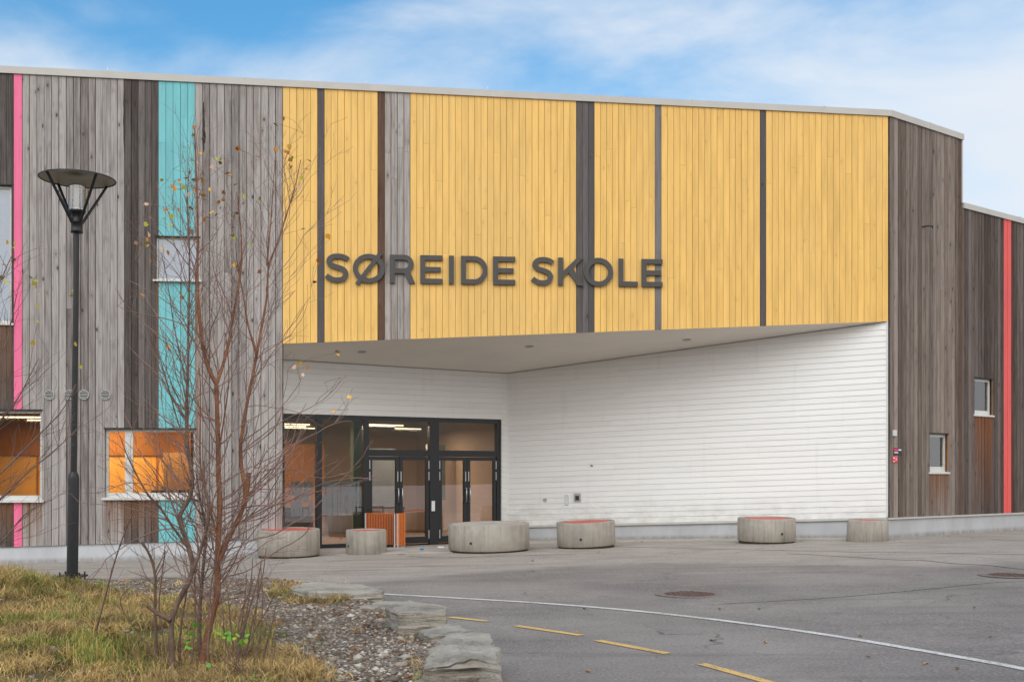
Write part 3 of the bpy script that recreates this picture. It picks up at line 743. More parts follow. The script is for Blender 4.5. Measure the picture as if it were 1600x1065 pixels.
# ------------------------------------------------------------------ rooms behind the glass
def room(poly, z0, z1, mats, name='interior_room', open_front=True):
    """poly: footprint, first edge is the glazed front (left open)"""
    n = len(poly); wm, fm, cm = mats
    mb = MB()
    for i in range(1 if open_front else 0, n):
        a, b = poly[i], poly[(i+1) % n]; mb.face([(a[0], a[1], z0), (b[0], b[1], z0), (b[0], b[1], z1), (a[0], a[1], z1)])
    r = part(mb, name, wm)
    mb = MB(); mb.face([(x, y, z0) for x, y in poly]); part(mb, 'interior_floor', fm)
    mb = MB(); mb.face([(x, y, z1) for x, y in poly]); part(mb, 'interior_ceiling', cm)
    return r
def fp(w_, a, o): return w_.pt(a, 0, o)[:2]
c0 = fp(FAC, LEFT+.2, -.16); c1 = fp(FAC, s(402), -.16)
room([c0, c1, (c1[0]-2.0, c1[1]+4.6), (c0[0]-2.0, c0[1]+4.6)], -.05, 3.25, (M['ply'], M['floorwood'], M['ply_dark']))
d0 = fp(BACK, -.0, -.20); d1 = fp(BACK, sGE+.2, -.20)
nn_ = BACK.n; deep = 6.5
lob = [d0, d1, (d1[0]-nn_[0]*deep+.6, d1[1]-nn_[1]*deep), (d0[0]-nn_[0]*deep, d0[1]-nn_[1]*deep)]
room(lob, -.08, 3.35, (M['peach'], M['floorwood'], M['lobby_dark']))
def strip_light(p, q, warm, watt, name='ceiling_light'):
    p, q = Vector(p), Vector(q); mb = MB(); d = (q-p).normalized(); n = Vector((-d.y, d.x, 0))*.022
    mb.hexa([p-n, q-n, q+n, p+n], [v+Vector((0, 0, .025)) for v in (p-n, q-n, q+n, p+n)])
    o = part(mb, name, M['strip'])
    if watt:
        l = bpy.data.lights.new('ceiling_light_glow', 'AREA'); l.shape = 'RECTANGLE'; l.size = (q-p).length; l.size_y = .5; l.energy = watt; l.color = warm
        lo_ = bpy.data.objects.new('ceiling_light_glow', l); COL.objects.link(lo_); lo_.location = (p+q)/2-Vector((0, 0, .03)); lo_.rotation_euler = (0, 0, math.atan2(d.y, d.x)); lo_.parent = None
warm = (1, .66, .32)
for px, dd, ln in ((-60, 1.2, 1.6), (-20, 2.6, 1.8), (30, 3.4, 1.6), (200, 2.2, 1.2), (260, 3.6, 1.2)):
    a = s(px); p = FAC.pt(a, 2.82, -dd); q = FAC.pt(a+ln, 2.82, -dd); strip_light(p, q, warm, 48 if dd > 1.5 else 26)
for a, dd, ln, wt in ((.3, 2.0, 1.1, 26), (.6, 3.1, 1.1, 26), (2.6, 1.3, 1.0, 32), (2.6, 1.8, 1.0, 0), (4.2, 3.2, .8, 40), (1.5, 4.2, 1.0, 0)):
    p = BACK.pt(a, 2.80, -dd); q = BACK.pt(a+ln, 2.80, -dd-.1); strip_light(p, q, (1, .76, .52), wt)
# things inside the lobby
def ibox(w_, a0, a1, o0, o1, z0, z1, m, name):
    return slab(w_, a0, a1, zpl(z0), zpl(z1), o0, o1, m, name)
ibox(BACK, .05, 2.7, -4.6, -4.5, 0, 2.4, M['orange_panel'], 'interior_panel')
ibox(BACK, 2.15, 2.42, -1.3, -1.1, -.05, 3.3, M['green_panel'], 'interior_column')
ibox(BACK, 3.9, 4.7, -4.4, -4.3, .7, 2.3, M['bluegrey'], 'interior_board')
ibox(BACK, 5.2, 5.75, -3.4, -3.3, .9, 2.4, M['bluegrey'], 'interior_board')
ibox(BACK, .3, 1.3, -2.2, -1.6, -.05, .8, M['lobby_dark'], 'interior_cabinet')
# things inside the warm room
M['ply_band'] = plain('dark_plywood', (.26, .095, .015), .55, 0, .2, 1.2)
M['amber'] = plain('amber_panel', (.58, .31, .075), .55, 0, .15, 1.2)
ibox(FAC, LEFT+.5, s(395), -4.3, -4.08, 2.05, 3.2, M['ply_band'], 'interior_bulkhead')
ibox(FAC, LEFT+.5, s(395), -4.3, -4.13, -.05, 2.049, M['amber'], 'interior_panel')
for px in (-40, -5, 40, 180, 205, 232, 255, 278): ibox(FAC, s(px), s(px)+.05, -4.2, -4.12, 0, 2.05, M['ply_band'], 'interior_batten')
ibox(FAC, s(238), s(250), -3.9, -3.85, 1.1, 1.6, M['card'], 'interior_picture'); ibox(FAC, s(22), s(34), -3.9, -3.85, 1.3, 1.8, M['bluegrey'], 'interior_picture')
ibox(FAC, s(212), s(300), -3.0, -2.9, 0, 2.1, M['floorwood'], 'interior_panel')
ibox(FAC, s(282), s(302), -1.6, -1.2, 0, 3.1, M['ply_dark'], 'interior_column')
ibox(FAC, s(172), s(178), -1.5, -1.46, 1.25, 1.6, M['signred'], 'interior_notice')
ibox(FAC, s(10), s(60), -3.0, -2.6, 0, 1.5, M['floorwood'], 'interior_cabinet')
for px in (222, 236, 262): ibox(FAC, s(px), s(px)+.22, -1.2, -.9, .8, 1.25, M['lobby_dark'], 'interior_chair')

# ------------------------------------------------------------------ windows
def rect_frame(mb, w_, a0, a1, z0, z1, t, o0, o1, tb=None):
    tb = tb or t
    def bx(p0, p1, q0, q1):
        mb.hexa([w_.pt(p0, q0, o1), w_.pt(p1, q0, o1), w_.pt(p1, q0, o0), w_.pt(p0, q0, o0)], [w_.pt(p0, q1, o1), w_.pt(p1, q1, o1), w_.pt(p1, q1, o0), w_.pt(p0, q1, o0)])
    bx(a0, a0+t, z0, z1); bx(a1-t, a1, z0, z1); bx(a0+t, a1-t, z0, z0+tb); bx(a0+t, a1-t, z1-t, z1)
def pane(w_, a0, a1, z0, z1, off, m, parent, name='pane'):
    mb = MB(); mb.hexa([w_.pt(a0, z0, off), w_.pt(a1, z0, off), w_.pt(a1, z0, off-.012), w_.pt(a0, z0, off-.012)], [w_.pt(a0, z1, off), w_.pt(a1, z1, off), w_.pt(a1, z1, off-.012), w_.pt(a0, z1, off-.012)])
    return mb.build(name, m, parent)
def window(w_, op, splits, gm, fm, t=.055, depth=.06, sill=True, reveal=None, label=None, tb=None, sky_panel=False, dark_box=False, sillout=.07):
    a0, a1, z0, z1 = op; mb = MB()
    rect_frame(mb, w_, a0+.004, a1-.004, z0+.004, z1-.004, t, -depth-.07, -depth, tb)
    o = part(mb, 'window', fm, label)
    xs_ = [a0+t]; 
    for sp, wd in splits:
        m2 = MB(); m2.hexa([w_.pt(sp-wd/2, z0+.01, -depth+.006), w_.pt(sp+wd/2, z0+.01, -depth+.006), w_.pt(sp+wd/2, z0+.01, -depth-.06), w_.pt(sp-wd/2, z0+.01, -depth-.06)],
                           [w_.pt(sp-wd/2, z1-.01, -depth+.006), w_.pt(sp+wd/2, z1-.01, -depth+.006), w_.pt(sp+wd/2, z1-.01, -depth-.06), w_.pt(sp-wd/2, z1-.01, -depth-.06)])
        m2.build('mullion', fm, o); xs_ += [sp-wd/2, sp+wd/2]
    xs_.append(a1-t)
    for u, v in zip(xs_[::2], xs_[1::2]): pane(w_, u, v, z0+(tb or t), z1-t, -depth-.03, gm, o)
    if sill:
        m2 = MB(); m2.hexa([w_.pt(a0-.05, z0-.045, sillout), w_.pt(a1+.05, z0-.045, sillout), w_.pt(a1+.05, z0-.02, -depth), w_.pt(a0-.05, z0-.02, -depth)],
                           [w_.pt(a0-.05, z0-.005, sillout), w_.pt(a1+.05, z0-.005, sillout), w_.pt(a1+.05, z0+.012, -depth), w_.pt(a0-.05, z0+.012, -depth)])
        m2.build('sill', M['frame_white'], o)
    if reveal:
        m2 = MB(); d_ = -depth-.02
        m2.hexa([w_.pt(a0-.012, z0, .02), w_.pt(a0, z0, .02), w_.pt(a0, z0, d_), w_.pt(a0-.012, z0, d_)], [w_.pt(a0-.012, z1, .02), w_.pt(a0, z1, .02), w_.pt(a0, z1, d_), w_.pt(a0-.012, z1, d_)])
        m2.build('reveal', reveal, o); m2 = MB()
        m2.hexa([w_.pt(a1, z0, .02), w_.pt(a1+.012, z0, .02), w_.pt(a1+.012, z0, d_), w_.pt(a1, z0, d_)], [w_.pt(a1, z1, .02), w_.pt(a1+.012, z1, .02), w_.pt(a1+.012, z1, d_), w_.pt(a1, z1, d_)])
        m2.build('reveal', reveal, o)
    m2 = MB(); m2.hexa([w_.pt(a0-.02, z1-.004, .035), w_.pt(a1+.02, z1-.004, .035), w_.pt(a1+.02, z1-.004, -depth), w_.pt(a0-.02, z1-.004, -depth)],
                       [w_.pt(a0-.02, z1+.02, .035), w_.pt(a1+.02, z1+.02, .035), w_.pt(a1+.02, z1+.02, -depth), w_.pt(a0-.02, z1+.02, -depth)])
    m2.build('lintel', M['black'], o)
    if sky_panel:  # added panel behind the glass, coloured like the reflected sky
        m2 = MB(); m2.face([w_.pt(a0, z0, -depth-.16), w_.pt(a1, z0, -depth-.16), w_.pt(a1, z1, -depth-.16), w_.pt(a0, z1, -depth-.16)]); m2.build('sky_panel', M['sky_panel'], o)
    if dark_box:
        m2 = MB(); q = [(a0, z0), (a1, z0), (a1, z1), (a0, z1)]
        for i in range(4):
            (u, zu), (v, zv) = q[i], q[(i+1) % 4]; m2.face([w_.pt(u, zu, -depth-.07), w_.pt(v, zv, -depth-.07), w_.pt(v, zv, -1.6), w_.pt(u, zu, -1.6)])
        m2.face([w_.pt(a, z, -1.6) for a, z in q]); m2.build('room_back', M['reflect_green'], o)
    return o
window(FAC, OP_UL, [], M['glass_sky'], M['frame_white'], label='tall upper window at the left edge', sky_panel=True, depth=.05)
window(FAC, OP_T, [], M['glass_sky'], M['frame_white'], t=.03, label='small square window in the teal stripe', sky_panel=True, depth=.03, sillout=.10)
window(FAC, OP_L1, [], M['glass'], M['frame_white'], label='large lit window at the left edge', reveal=M['trim'], tb=.09, sillout=.10)
window(FAC, OP_L2, [(s(200.5), .16)], M['glass'], M['frame_white'], label='lit window in two parts under the teal stripe', reveal=M['trim'], tb=.10, sillout=.10)
M['glass_dark'] = glass('dark_window_glass', .12, (.6, .68, .5)); M['reflect_green'] = plain('dark_green_reflection', (.035, .045, .02), .9)  # green of pane tint and room box imitates a dark reflection
window(WING, OP_R1, [], M['glass_dark'], M['frame_white'], t=.07, depth=.05, reveal=M['reveal'], label='small low window of the angled wall', dark_box=True, tb=.12, sillout=.05)
window(WING, OP_R2, [], M['glass_sky'], M['frame_white'], t=.07, depth=.05, reveal=M['reveal'], label='small high window of the lower wing', sky_panel=True, tb=.10, sillout=.05)

# ------------------------------------------------------------------ glazed entrance
zG0 = -.09
b = BACK.s_of
def bz(py, px=680): return BACK.sz(px, py)[1]
mb = MB()
def bbox(mb, a0, a1, z0, z1, o0, o1, w_=BACK):
    mb.hexa([w_.pt(a0, z0, o1), w_.pt(a1, z0, o1), w_.pt(a1, z0, o0), w_.pt(a0, z0, o0)], [w_.pt(a0, z1, o1), w_.pt(a1, z1, o1), w_.pt(a1, z1, o0), w_.pt(a0, z1, o0)])
g0, g1 = 0.0, sGE
m1a, m1b = b(496), b(504); m2a, m2b = b(569), b(577.5); m3a, m3b = b(672.5), b(687)
zt0 = bz(713); zt1 = bz(703)
bbox(mb, g0, g1, zDF-.11, zDF-.002, -.16, -.03)
bbox(mb, g1-.10, g1-.002, zG0, zDF-.11, -.16, -.03); bbox(mb, g0, g0+.05, zG0, zDF-.11, -.16, -.03)
bbox(mb, m1a, m1b, zG0, zDF-.11, -.16, -.035); bbox(mb, m2a, m2b, zG0, zDF-.11, -.16, -.032); bbox(mb, m3a, m3b, zG0, zDF-.11, -.16, -.034)
bbox(mb, m2b, m3a, zt0, zt1, -.15, -.038); bbox(mb, m3b, g1-.10, zt0, zt1, -.15, -.038)
bbox(mb, g0+.05, m1a, zG0, zG0+.08, -.15, -.04); bbox(mb, m1b, m2a, zG0, zG0+.08, -.15, -.04)
dfr = part(mb, 'door_frame', M['frame_dark'], 'black aluminium frame of the glazed entrance')
for a0, a1 in ((g0+.05, m1a), (m1b, m2a)): pane(BACK, a0, a1, zG0+.08, zDF-.11, -.09, M['glass_door'], dfr)
for a0, a1 in ((m2b, m3a), (m3b, g1-.10)): pane(BACK, a0, a1, zt1, zDF-.11, -.09, M['glass_door'], dfr)
# frosted film with tree silhouettes inside the left panes: strips of film with gaps
for a0, a1, sd_ in ((b(455), m1a, 3), (m1b, b(566), 5)):
    mb = MB(); rr = random.Random(sd_); a = a0+.03
    zf0, zf1 = bz(805, 520), bz(752, 520)
    while a < a1-.05:
        wd = rr.uniform(.05, .13); e_ = min(a+wd, a1)
        n = 5; l = [(a+rr.uniform(-.008, .008), zf0+(zf1-zf0)*i/n) for i in range(n+1)]; r_ = [(e_+rr.uniform(-.008, .008), zf0+(zf1-zf0)*i/n) for i in range(n+1)]
        for i in range(n):
            if rr.random() < .16: continue
            mb.face([BACK.pt(*l[i], -.112), BACK.pt(*r_[i], -.112), BACK.pt(*r_[i+1], -.112), BACK.pt(*l[i+1], -.112)])
        a = e_+rr.uniform(.008, .03)
    mb.build('frosted_film', M['film'], dfr)
def door_leaf(a0, a1, hinge_left, label):
    z0, z1 = zG0+.03, zt0-.006; t = .085; mb = MB()
    rect_frame(mb, BACK, a0+.004, a1-.004, z0, z1, t, -.12, -.052, .16)
    d = part(mb, 'door', M['frame_dark'], label)
    pane(BACK, a0+t, a1-t, z0+.16, z1-t, -.085, M['glass_door'], d)
    ha = a1-.05 if hinge_left else a0+.05
    hb = ha+(-.14 if hinge_left else -.0)
    m2 = MB()
    m2.tube([BACK.pt(ha, .92, -.052), BACK.pt(ha, .92, .015), BACK.pt(ha, 1.26, .015), BACK.pt(ha, 1.26, -.052)], [.013]*4, 8); m2.build('handle', M['steel'], d)
    hx = a0+.012 if hinge_left else a1-.03
    for zz in (.05, 1.45, 1.72):
        m2 = MB(); m2.hexa(*[[BACK.pt(hx, z_, -.035), BACK.pt(hx+.02, z_, -.035), BACK.pt(hx+.02, z_, -.055), BACK.pt(hx, z_, -.055)] for z_ in (zz, zz+.2)])
        m2.build('hinge', M['alu'], d)
    m2 = MB(); q = a1-.055 if hinge_left else a0+.03
    m2.hexa(*[[BACK.pt(q, z_, -.045), BACK.pt(q+.022, z_, -.045), BACK.pt(q+.022, z_, -.055), BACK.pt(q, z_, -.055)] for z_ in (1.42, 1.66)]); m2.build('lock_plate', M['alu'], d)
    return d
mA = b(625.5); mBx = b(731.5)
door_leaf(m2b, mA, True, 'first glass door leaf from the left'); door_leaf(mA, m3a, False, 'second glass door leaf from the left')
door_leaf(m3b, mBx, True, 'third glass door leaf from the left'); door_leaf(mBx, g1-.10, False, 'fourth glass door leaf from the left')
mb = MB(); bbox(mb, b(675), b(680), bz(798), bz(782), -.032, -.012); part(mb, 'door_opener_button', M['signwhite'])
# threshold slab and strip of concrete paving along the walls
def sheet(name, top_pts, m, label, thick=.25):
    mb = MB(); mb.hexa([(p[0], p[1], p[2]-thick) for p in top_pts], [tuple(p) for p in top_pts]); o = mb.build(name, m); tag(o, label, kind='structure'); return o
def gz(x, y, h): return (x, y, g(x, y)+h)
bk0 = BACK.pt(-.4, 0, -.05); bk1 = BACK.pt(LBACK, 0, -.02)
def gp(px, py, h): p = P(px, py, h); return (p.x, p.y, g(p.x, p.y)+h)
e1 = gp(438, 866, .02); e2 = gp(640, 863, .02); e3 = gp(790, 859.5, .02)
sheet('paving', [e1, e2, e3, (bk1[0], bk1[1], -.10), (bk0[0], bk0[1], -.10)], M['pave'], 'pale concrete threshold in front of the doors')
ra = [RET.pt(a, 0, -.03) for a in (0.02, LRET*.35, LRET*.7, LRET-.02)]
ea = [RET.pt(a, 0, o_) for a, o_ in ((.1, .95), (LRET*.35, .8), (LRET*.7, .55), (LRET-.1, .32))]
top = []
for i in range(3):
    q = [gz(ea[i][0], ea[i][1], .022), gz(ea[i+1][0], ea[i+1][1], .022), gz(ra[i+1][0], ra[i+1][1], .024), gz(ra[i][0], ra[i][1], .024)]
    sheet('paving', q, M['pave'], 'concrete edging strip along the white wall')

# ------------------------------------------------------------------ small fittings on the walls
def disc(w_, px, py, r, mname, name, off=.03, n=24, slats=0, pw=None, depth=.03):
    a, z = w_.sz(px, py); mb = MB()
    ring = lambda rr, o_: [w_.pt(a+rr*math.cos(2*math.pi*k/n), z+rr*math.sin(2*math.pi*k/n), o_) for k in range(n)]
    mb.grid([ring(r, off), ring(r, off+depth), ring(r*.84, off+depth), ring(r*.82, off+.004)], True)
    if slats:
        m3 = MB(); m3.face(ring(r*.83, off+.003)); part(m3, 'vent_opening', M['black'])
        for i in range(slats):
            zz = -r*.75+1.5*r*i/(slats-1); hw = math.sqrt(max(0, (r*.83)**2-zz*zz))
            mb.hexa([w_.pt(a-hw, z+zz-.004, off+.026), w_.pt(a+hw, z+zz-.004, off+.026), w_.pt(a+hw, z+zz, off+.008), w_.pt(a-hw, z+zz, off+.008)],
                    [w_.pt(a-hw, z+zz+.008, off+.024), w_.pt(a+hw, z+zz+.008, off+.024), w_.pt(a+hw, z+zz+.01, off+.008), w_.pt(a-hw, z+zz+.01, off+.008)])
    else: mb.face(ring(r*.83, off+depth*.6))
    return part(mb, name, M[mname], shade=False)
M['vent'] = plain('vent_metal', (.40, .40, .39), .5, .3)
for px in (78, 109, 132, 165.5): disc(FAC, px, 616.5, .105, 'vent', 'vent_grille', .024, slats=6)
disc(RET, 925, 727, .03, 'card', 'wall_socket', .02); disc(RET, 852, 780.5, .045, 'card', 'wall_socket', .02)
def plate(w_, x0, x1, y0, y1, m, name, o0=.02, o1=.06, parent=None, bev=.004):
    a0, zt = w_.sz(x0, y0); a1, zb = w_.sz(x1, y1); mb = MB(); bbox(mb, a0, a1, zb, zt, o0, o1, w_)
    if parent: return mb.build(name, M[m], parent)
    return part(mb, name, M[m], bevel=bev)
M['box_white'] = plain('box_white', (.62, .64, .64), .4)
plate(RET, 883.5, 888.5, 772, 788, 'box_white', 'intercom'); 
o = plate(RET, 897.5, 908, 770, 783, 'card', 'key_box'); plate(RET, 900, 906, 774, 781, 'signblack', 'screen', .06, .066, o).location = (0, 0, 0)
plate(WING, 1393, 1398, 671.5, 681, 'box_white', 'wall_box', .024, .06)
# little hook on the angled wall
a, z = WING.sz(1441, 355); mb = MB(); mb.tube([WING.pt(a-.03, z, .02), WING.pt(a-.03, z, .16), WING.pt(a+.14, z+.02, .17), WING.pt(a+.16, z-.03, .17)], [.018]*4, 8); part(mb, 'wall_bracket', M['lamp_black'])
# drain outlet near the last ring
# alarm signs on the angled wall: a thing each
def wsign(name, label, x0, x1, y0, y1, m, marks, off=.026):
    a0, zt = WING.sz(x0, y0); a1, zb = WING.sz(x1, y1); c = WING.pt((a0+a1)/2, zb, off)
    e_ = empty(name, c, label, 'sign')
    mb = MB(); bbox(mb, a0, a1, zb, zt, off, off+.008, WING); local(mb.build('panel', M[m], e_), e_)
    for (u0, u1, v0, v1, mm) in marks:
        mb = MB(); bbox(mb, a0+(a1-a0)*u0, a0+(a1-a0)*u1, zt-(zt-zb)*v1, zt-(zt-zb)*v0, off+.009, off+.011, WING); local(mb.build('marking', M[mm], e_), e_)
wsign('alarm_sign', 'small dark sign with pink and white marks left on the grey brown wall', 1394.5, 1407.5, 699.5, 711, 'signblack', [(.02, .48, .12, .45, 'signpink'), (.55, .9, .15, .35, 'signwhite'), (.05, .5, .55, .72, 'signwhite')])
wsign('fire_hose_sign', 'small red and white square sign below the dark sign', 1392.5, 1400.5, 712.5, 722, 'signred', [(.12, .4, .15, .4, 'signwhite'), (.55, .85, .45, .62, 'signwhite'), (.1, .45, .78, .9, 'signwhite'), (.6, .7, .1, .36, 'signwhite')], .03)
# recessed spots in the soffit
for px, py in ((565.5, 549.5), (827, 541), (1073, 530.5)):
    k = (px-800)/F; m_ = -(py-HZ)/F            # point on the soffit plane
    Y = (nS.z*A3.z+nS.x*A3.x+nS.y*A3.y-nS.z*EYE)/(nS.x*k+nS.y+nS.z*m_)
    c = Vector((k*Y, Y, EYE+m_*Y)); t1 = Vector((1, 0, -nS.x/nS.z)).normalized(); t2 = nS.cross(t1).normalized(); up = Vector((0, 0, -1))
    mb = MB(); ring = lambda rr, o_: [c+t1*rr*math.cos(2*math.pi*q/24)+t2*rr*math.sin(2*math.pi*q/24)+up*o_ for q in range(24)]
    mb.grid([ring(.10, 0), ring(.10, .008), ring(.085, .012), ring(.075, .002)], True); mb.face(ring(.077, .003), tone=(0, 0, 0, 1)); part(mb, 'downlight', M['card'])

# ------------------------------------------------------------------ the name in letters
sgn_a0, sgn_zt = FAC.sz(510, 397); sgn_a1, sgn_zb = FAC.sz(1033, 449.3)
def ztopl(px): return FAC.sz(px, 397+(px-510)/523*9.0)[1]
def zbotl(px): return FAC.sz(px, 441.5+(px-510)/523*7.3)[1]
p0 = FAC.pt(s(770), zbotl(770), .03)
sign = empty('school_name_sign', p0, 'large dark grey letters SØREIDE SKOLE mounted across the yellow and grey boards', 'lettering')
def arc(cx, cy, rx, ry, a0, a1, n=18): return [(cx+rx*math.cos(R(a0+(a1-a0)*i/n)), cy+ry*math.sin(R(a0+(a1-a0)*i/n))) for i in range(n+1)]
def letter_shapes(ch, w_, h, t):
    """list of (outline, [holes], extra depth)"""
    if ch == 'I': return [([(0, 0), (w_, 0), (w_, h), (0, h)], [], 0)]
    if ch == 'L': return [([(0, 0), (w_, 0), (w_, t), (t, t), (t, h), (0, h)], [], 0)]
    if ch == 'E': return [([(0, 0), (w_, 0), (w_, t), (t, t), (t, h/2-t/2), (w_*.93, h/2-t/2), (w_*.93, h/2+t/2), (t, h/2+t/2), (t, h-t), (w_, h-t), (w_, h), (0, h)], [], 0)]
    if ch == 'D':
        r_ = h/2; xc = w_-r_*.98
        return [([(0, 0)]+arc(xc, r_, r_*.98, r_, -90, 90, 28)+[(0, h)], [[(t, t)]+arc(xc, r_, r_*.98-t, r_-t, -90, 90, 28)+[(t, h-t)]], 0)]
    if ch == 'O': return [(arc(w_/2, h/2, w_/2, h*.515, 0, 360, 48)[:-1], [arc(w_/2, h/2, w_/2-t, h*.515-t, 0, 360, 48)[:-1]], 0)]
    if ch == 'Ø':
        r = letter_shapes('O', w_, h, t)
        q = t*.42; a_ = Vector((w_*.13, -h*.06)); b_ = Vector((w_*.87, h*1.06)); d = (b_-a_).normalized(); n = Vector((-d.y, d.x))*q
        return r+[([tuple(a_-n), tuple(b_-n), tuple(b_+n), tuple(a_+n)], [], .003)]
    if ch == 'K':
        m_ = .72*h/(w_-t); Y_ = lambda x: .28*h+(x-t)*m_*.98
        return [([(0, 0), (t, 0), (t, .28*h), (.40*w_, Y_(.40*w_)), (w_-1.25*t, 0), (w_, 0), (.59*w_, Y_(.59*w_)), (w_*.985, h), (w_*.985-1.3*t, h), (t, .28*h+1.32*t), (t, h), (0, h)], [], 0)]
    if ch == 'R':
        rr = .325*h; xc = w_*.94-rr; cy = h-rr
        o_ = [(0, 0), (t, 0), (t, h-2*rr), (xc-.01, h-2*rr), (w_-1.22*t, 0), (w_, 0), (xc+rr*.62, cy-rr*.80)]+arc(xc, cy, rr, rr, -52, 90, 20)+[(0, h)]
        hol = [(t, h-2*rr+t), (xc, h-2*rr+t)]+arc(xc, cy, rr-t, rr-t, -90, 90, 16)+[(t, h-t)]
        return [(o_, [hol], 0)]
    if ch == 'S':
        c = [(.955, .80), (.82, .872), (.65, .912), (.50, .918), (.32, .895), (.19, .825), (.155, .725), (.20, .635), (.33, .575), (.50, .532), (.67, .487), (.80, .415), (.855, .30), (.81, .185), (.68, .105), (.48, .082), (.30, .105), (.15, .165), (.045, .235)]
        c = smooth_px([(x*w_, y*h) for x, y in c], 5); L_, R_ = [], []
        for i, p in enumerate(c):
            d = (Vector(c[min(i+1, len(c)-1)])-Vector(c[max(i-1, 0)])).normalized(); n = Vector((-d.y, d.x))*t*.5
            L_.append((p[0]+n.x, p[1]+n.y)); R_.append((p[0]-n.x, p[1]-n.y))
        return [(L_+R_[::-1], [], 0)]
def letter(ch, x0, x1):
    a0, a1 = FAC.s_of(x0), FAC.s_of(x1); zb = zbotl(x0); h = ztopl(x0)-zb
    shapes = letter_shapes(ch, a1-a0, h, .106); me_all = []
    obs = []
    for outl, holes, ex in shapes:
        cu = bpy.data.curves.new('letter', 'CURVE'); cu.dimensions = '2D'; cu.fill_mode = 'BOTH'; cu.extrude = .022+ex
        for loop in [outl]+holes:
            sp = cu.splines.new('POLY'); sp.points.add(len(loop)-1); sp.use_cyclic_u = True
            for i, (x, y) in enumerate(loop): sp.points[i].co = (x, y, 0, 1)
        ob = bpy.data.objects.new('tmp', cu); COL.objects.link(ob); dg = bpy.context.evaluated_depsgraph_get(); me = bpy.data.meshes.new_from_object(ob.evaluated_get(dg))
        obs.append(me); bpy.data.objects.remove(ob)
    mb = MB()
    for me in obs:
        for p in me.polygons:
            mb.face([FAC.pt(a0+me.vertices[v].co.x, zb+me.vertices[v].co.y, .062+me.vertices[v].co.z) for v in p.vertices])
    o = local(mb.build('letter', M['letter'], sign), sign); o['label'] = 'letter '+ch
for ch, x0, x1 in [('S', 508.5, 546), ('Ø', 551.5, 601.5), ('R', 609, 648.5), ('E', 656.5, 691), ('I', 701, 709), ('D', 720, 761.5), ('E', 770, 804.5),
                   ('S', 830, 864.5), ('K', 871.5, 911), ('O', 911.5, 957), ('L', 965.5, 995.5), ('E', 1001.5, 1034)]: letter(ch, x0, x1)

# ------------------------------------------------------------------ concrete rings
def ring(x0, x1, ytop, ybot, label, red=True, wall_t=.09, tilt=(0, 0), taper=0.0, base=True, hole=None, Yc=None, fill=-.02):
    pxc = (x0+x1)/2
    p = P(pxc, ybot)
    Yf = p.y; Yc_ = Yf; 
    for _ in range(6):
        r = (x1-x0)/2/F*Yc_; Yc_ = Yf+r
    c = Vector(((pxc-800)/F*Yc_, Yc_, 0)); c.z = g(c.x, c.y)
    zt = EYE-(ytop-HZ)/F*Yf; zf = EYE-(ybot-HZ)/F*Yf; h = zt-zf
    e_ = empty('concrete_ring', (c.x, c.y, min(c.z, zf)), label, 'concrete planter', 'round concrete rings in front of the entrance')
    e_.rotation_euler = (R(tilt[0]+1.3), R(tilt[1]), 0)
    b0 = .05 if base else -.02
    mb = MB(); rb = r*(1+taper)
    prof = [(rb-wall_t, b0), (rb-.012, b0), (rb, b0+.012), (r+(rb-r)*.5, h*.5), (r, h-.014), (r-.012, h), (r-wall_t+.01, h), (r-wall_t, h-.012), (r-wall_t, h-.16)]
    mb.lathe(prof, n=56); mb.build('ring_wall', M['concrete'], e_)
    mb = MB(); rr = r-wall_t+.004; zf_ = h+fill
    mb.face([(rr*math.cos(2*math.pi*k/48), rr*math.sin(2*math.pi*k/48), zf_) for k in range(48)]); mb.build('seat_surface' if red else 'fill', M['rubber_red'] if red else M['pave'], e_)
    if base:
        mb = MB(); mb.lathe([(r*.955, -.12), (r*.955, .052)], n=48); mb.build('base', M['base_dark'], e_)
    if hole:
        hx = (hole[0]-pxc)/((x1-x0)/2)*r; hy = -math.sqrt(max(0, r*r-hx*hx)); hz = h*(1-(hole[1]-ytop)/(ybot-ytop))
        mb = MB(); n_ = Vector((hx, hy, 0)).normalized(); tt = Vector((-n_.y, n_.x, 0)); cc = Vector((hx, hy, hz))+n_*.002
        rr_ = lambda q, o_: [cc+n_*o_+tt*q*math.cos(2*math.pi*k/14)+Vector((0, 0, q*math.sin(2*math.pi*k/14))) for k in range(14)]
        mb.grid([rr_(.03, 0), rr_(.022, .004)], True); mb.face(rr_(.022, .003)); mb.build('drain_hole', M['signblack'], e_)
    return e_
ring(403, 499.5, 828, 872.5, 'concrete ring with red top half behind the bare birch twigs, leftmost', hole=None)
ring(541, 604, 828.5, 866.5, 'smallest concrete ring with red top, in front of the orange slatted box', base=False, hole=(547, 853))
ring(701, 827.5, 820, 864.5, 'widest concrete ring with plain grey top before the doors', red=False, hole=(738, 847), tilt=(0, -1.0), fill=-.004)
ring(871, 962, 815.5, 857.5, 'tilted concrete ring with red top in front of the white wall', hole=(905.5, 841), tilt=(0, -2.6))
ring(1153, 1242, 810, 850, 'concrete ring with red top standing level near the right end of the white wall', hole=(1212, 833))
ring(1325, 1386, 812.5, 846.5, 'pale concrete ring tapering upward at the corner of the grey brown wall', base=False, taper=.05)

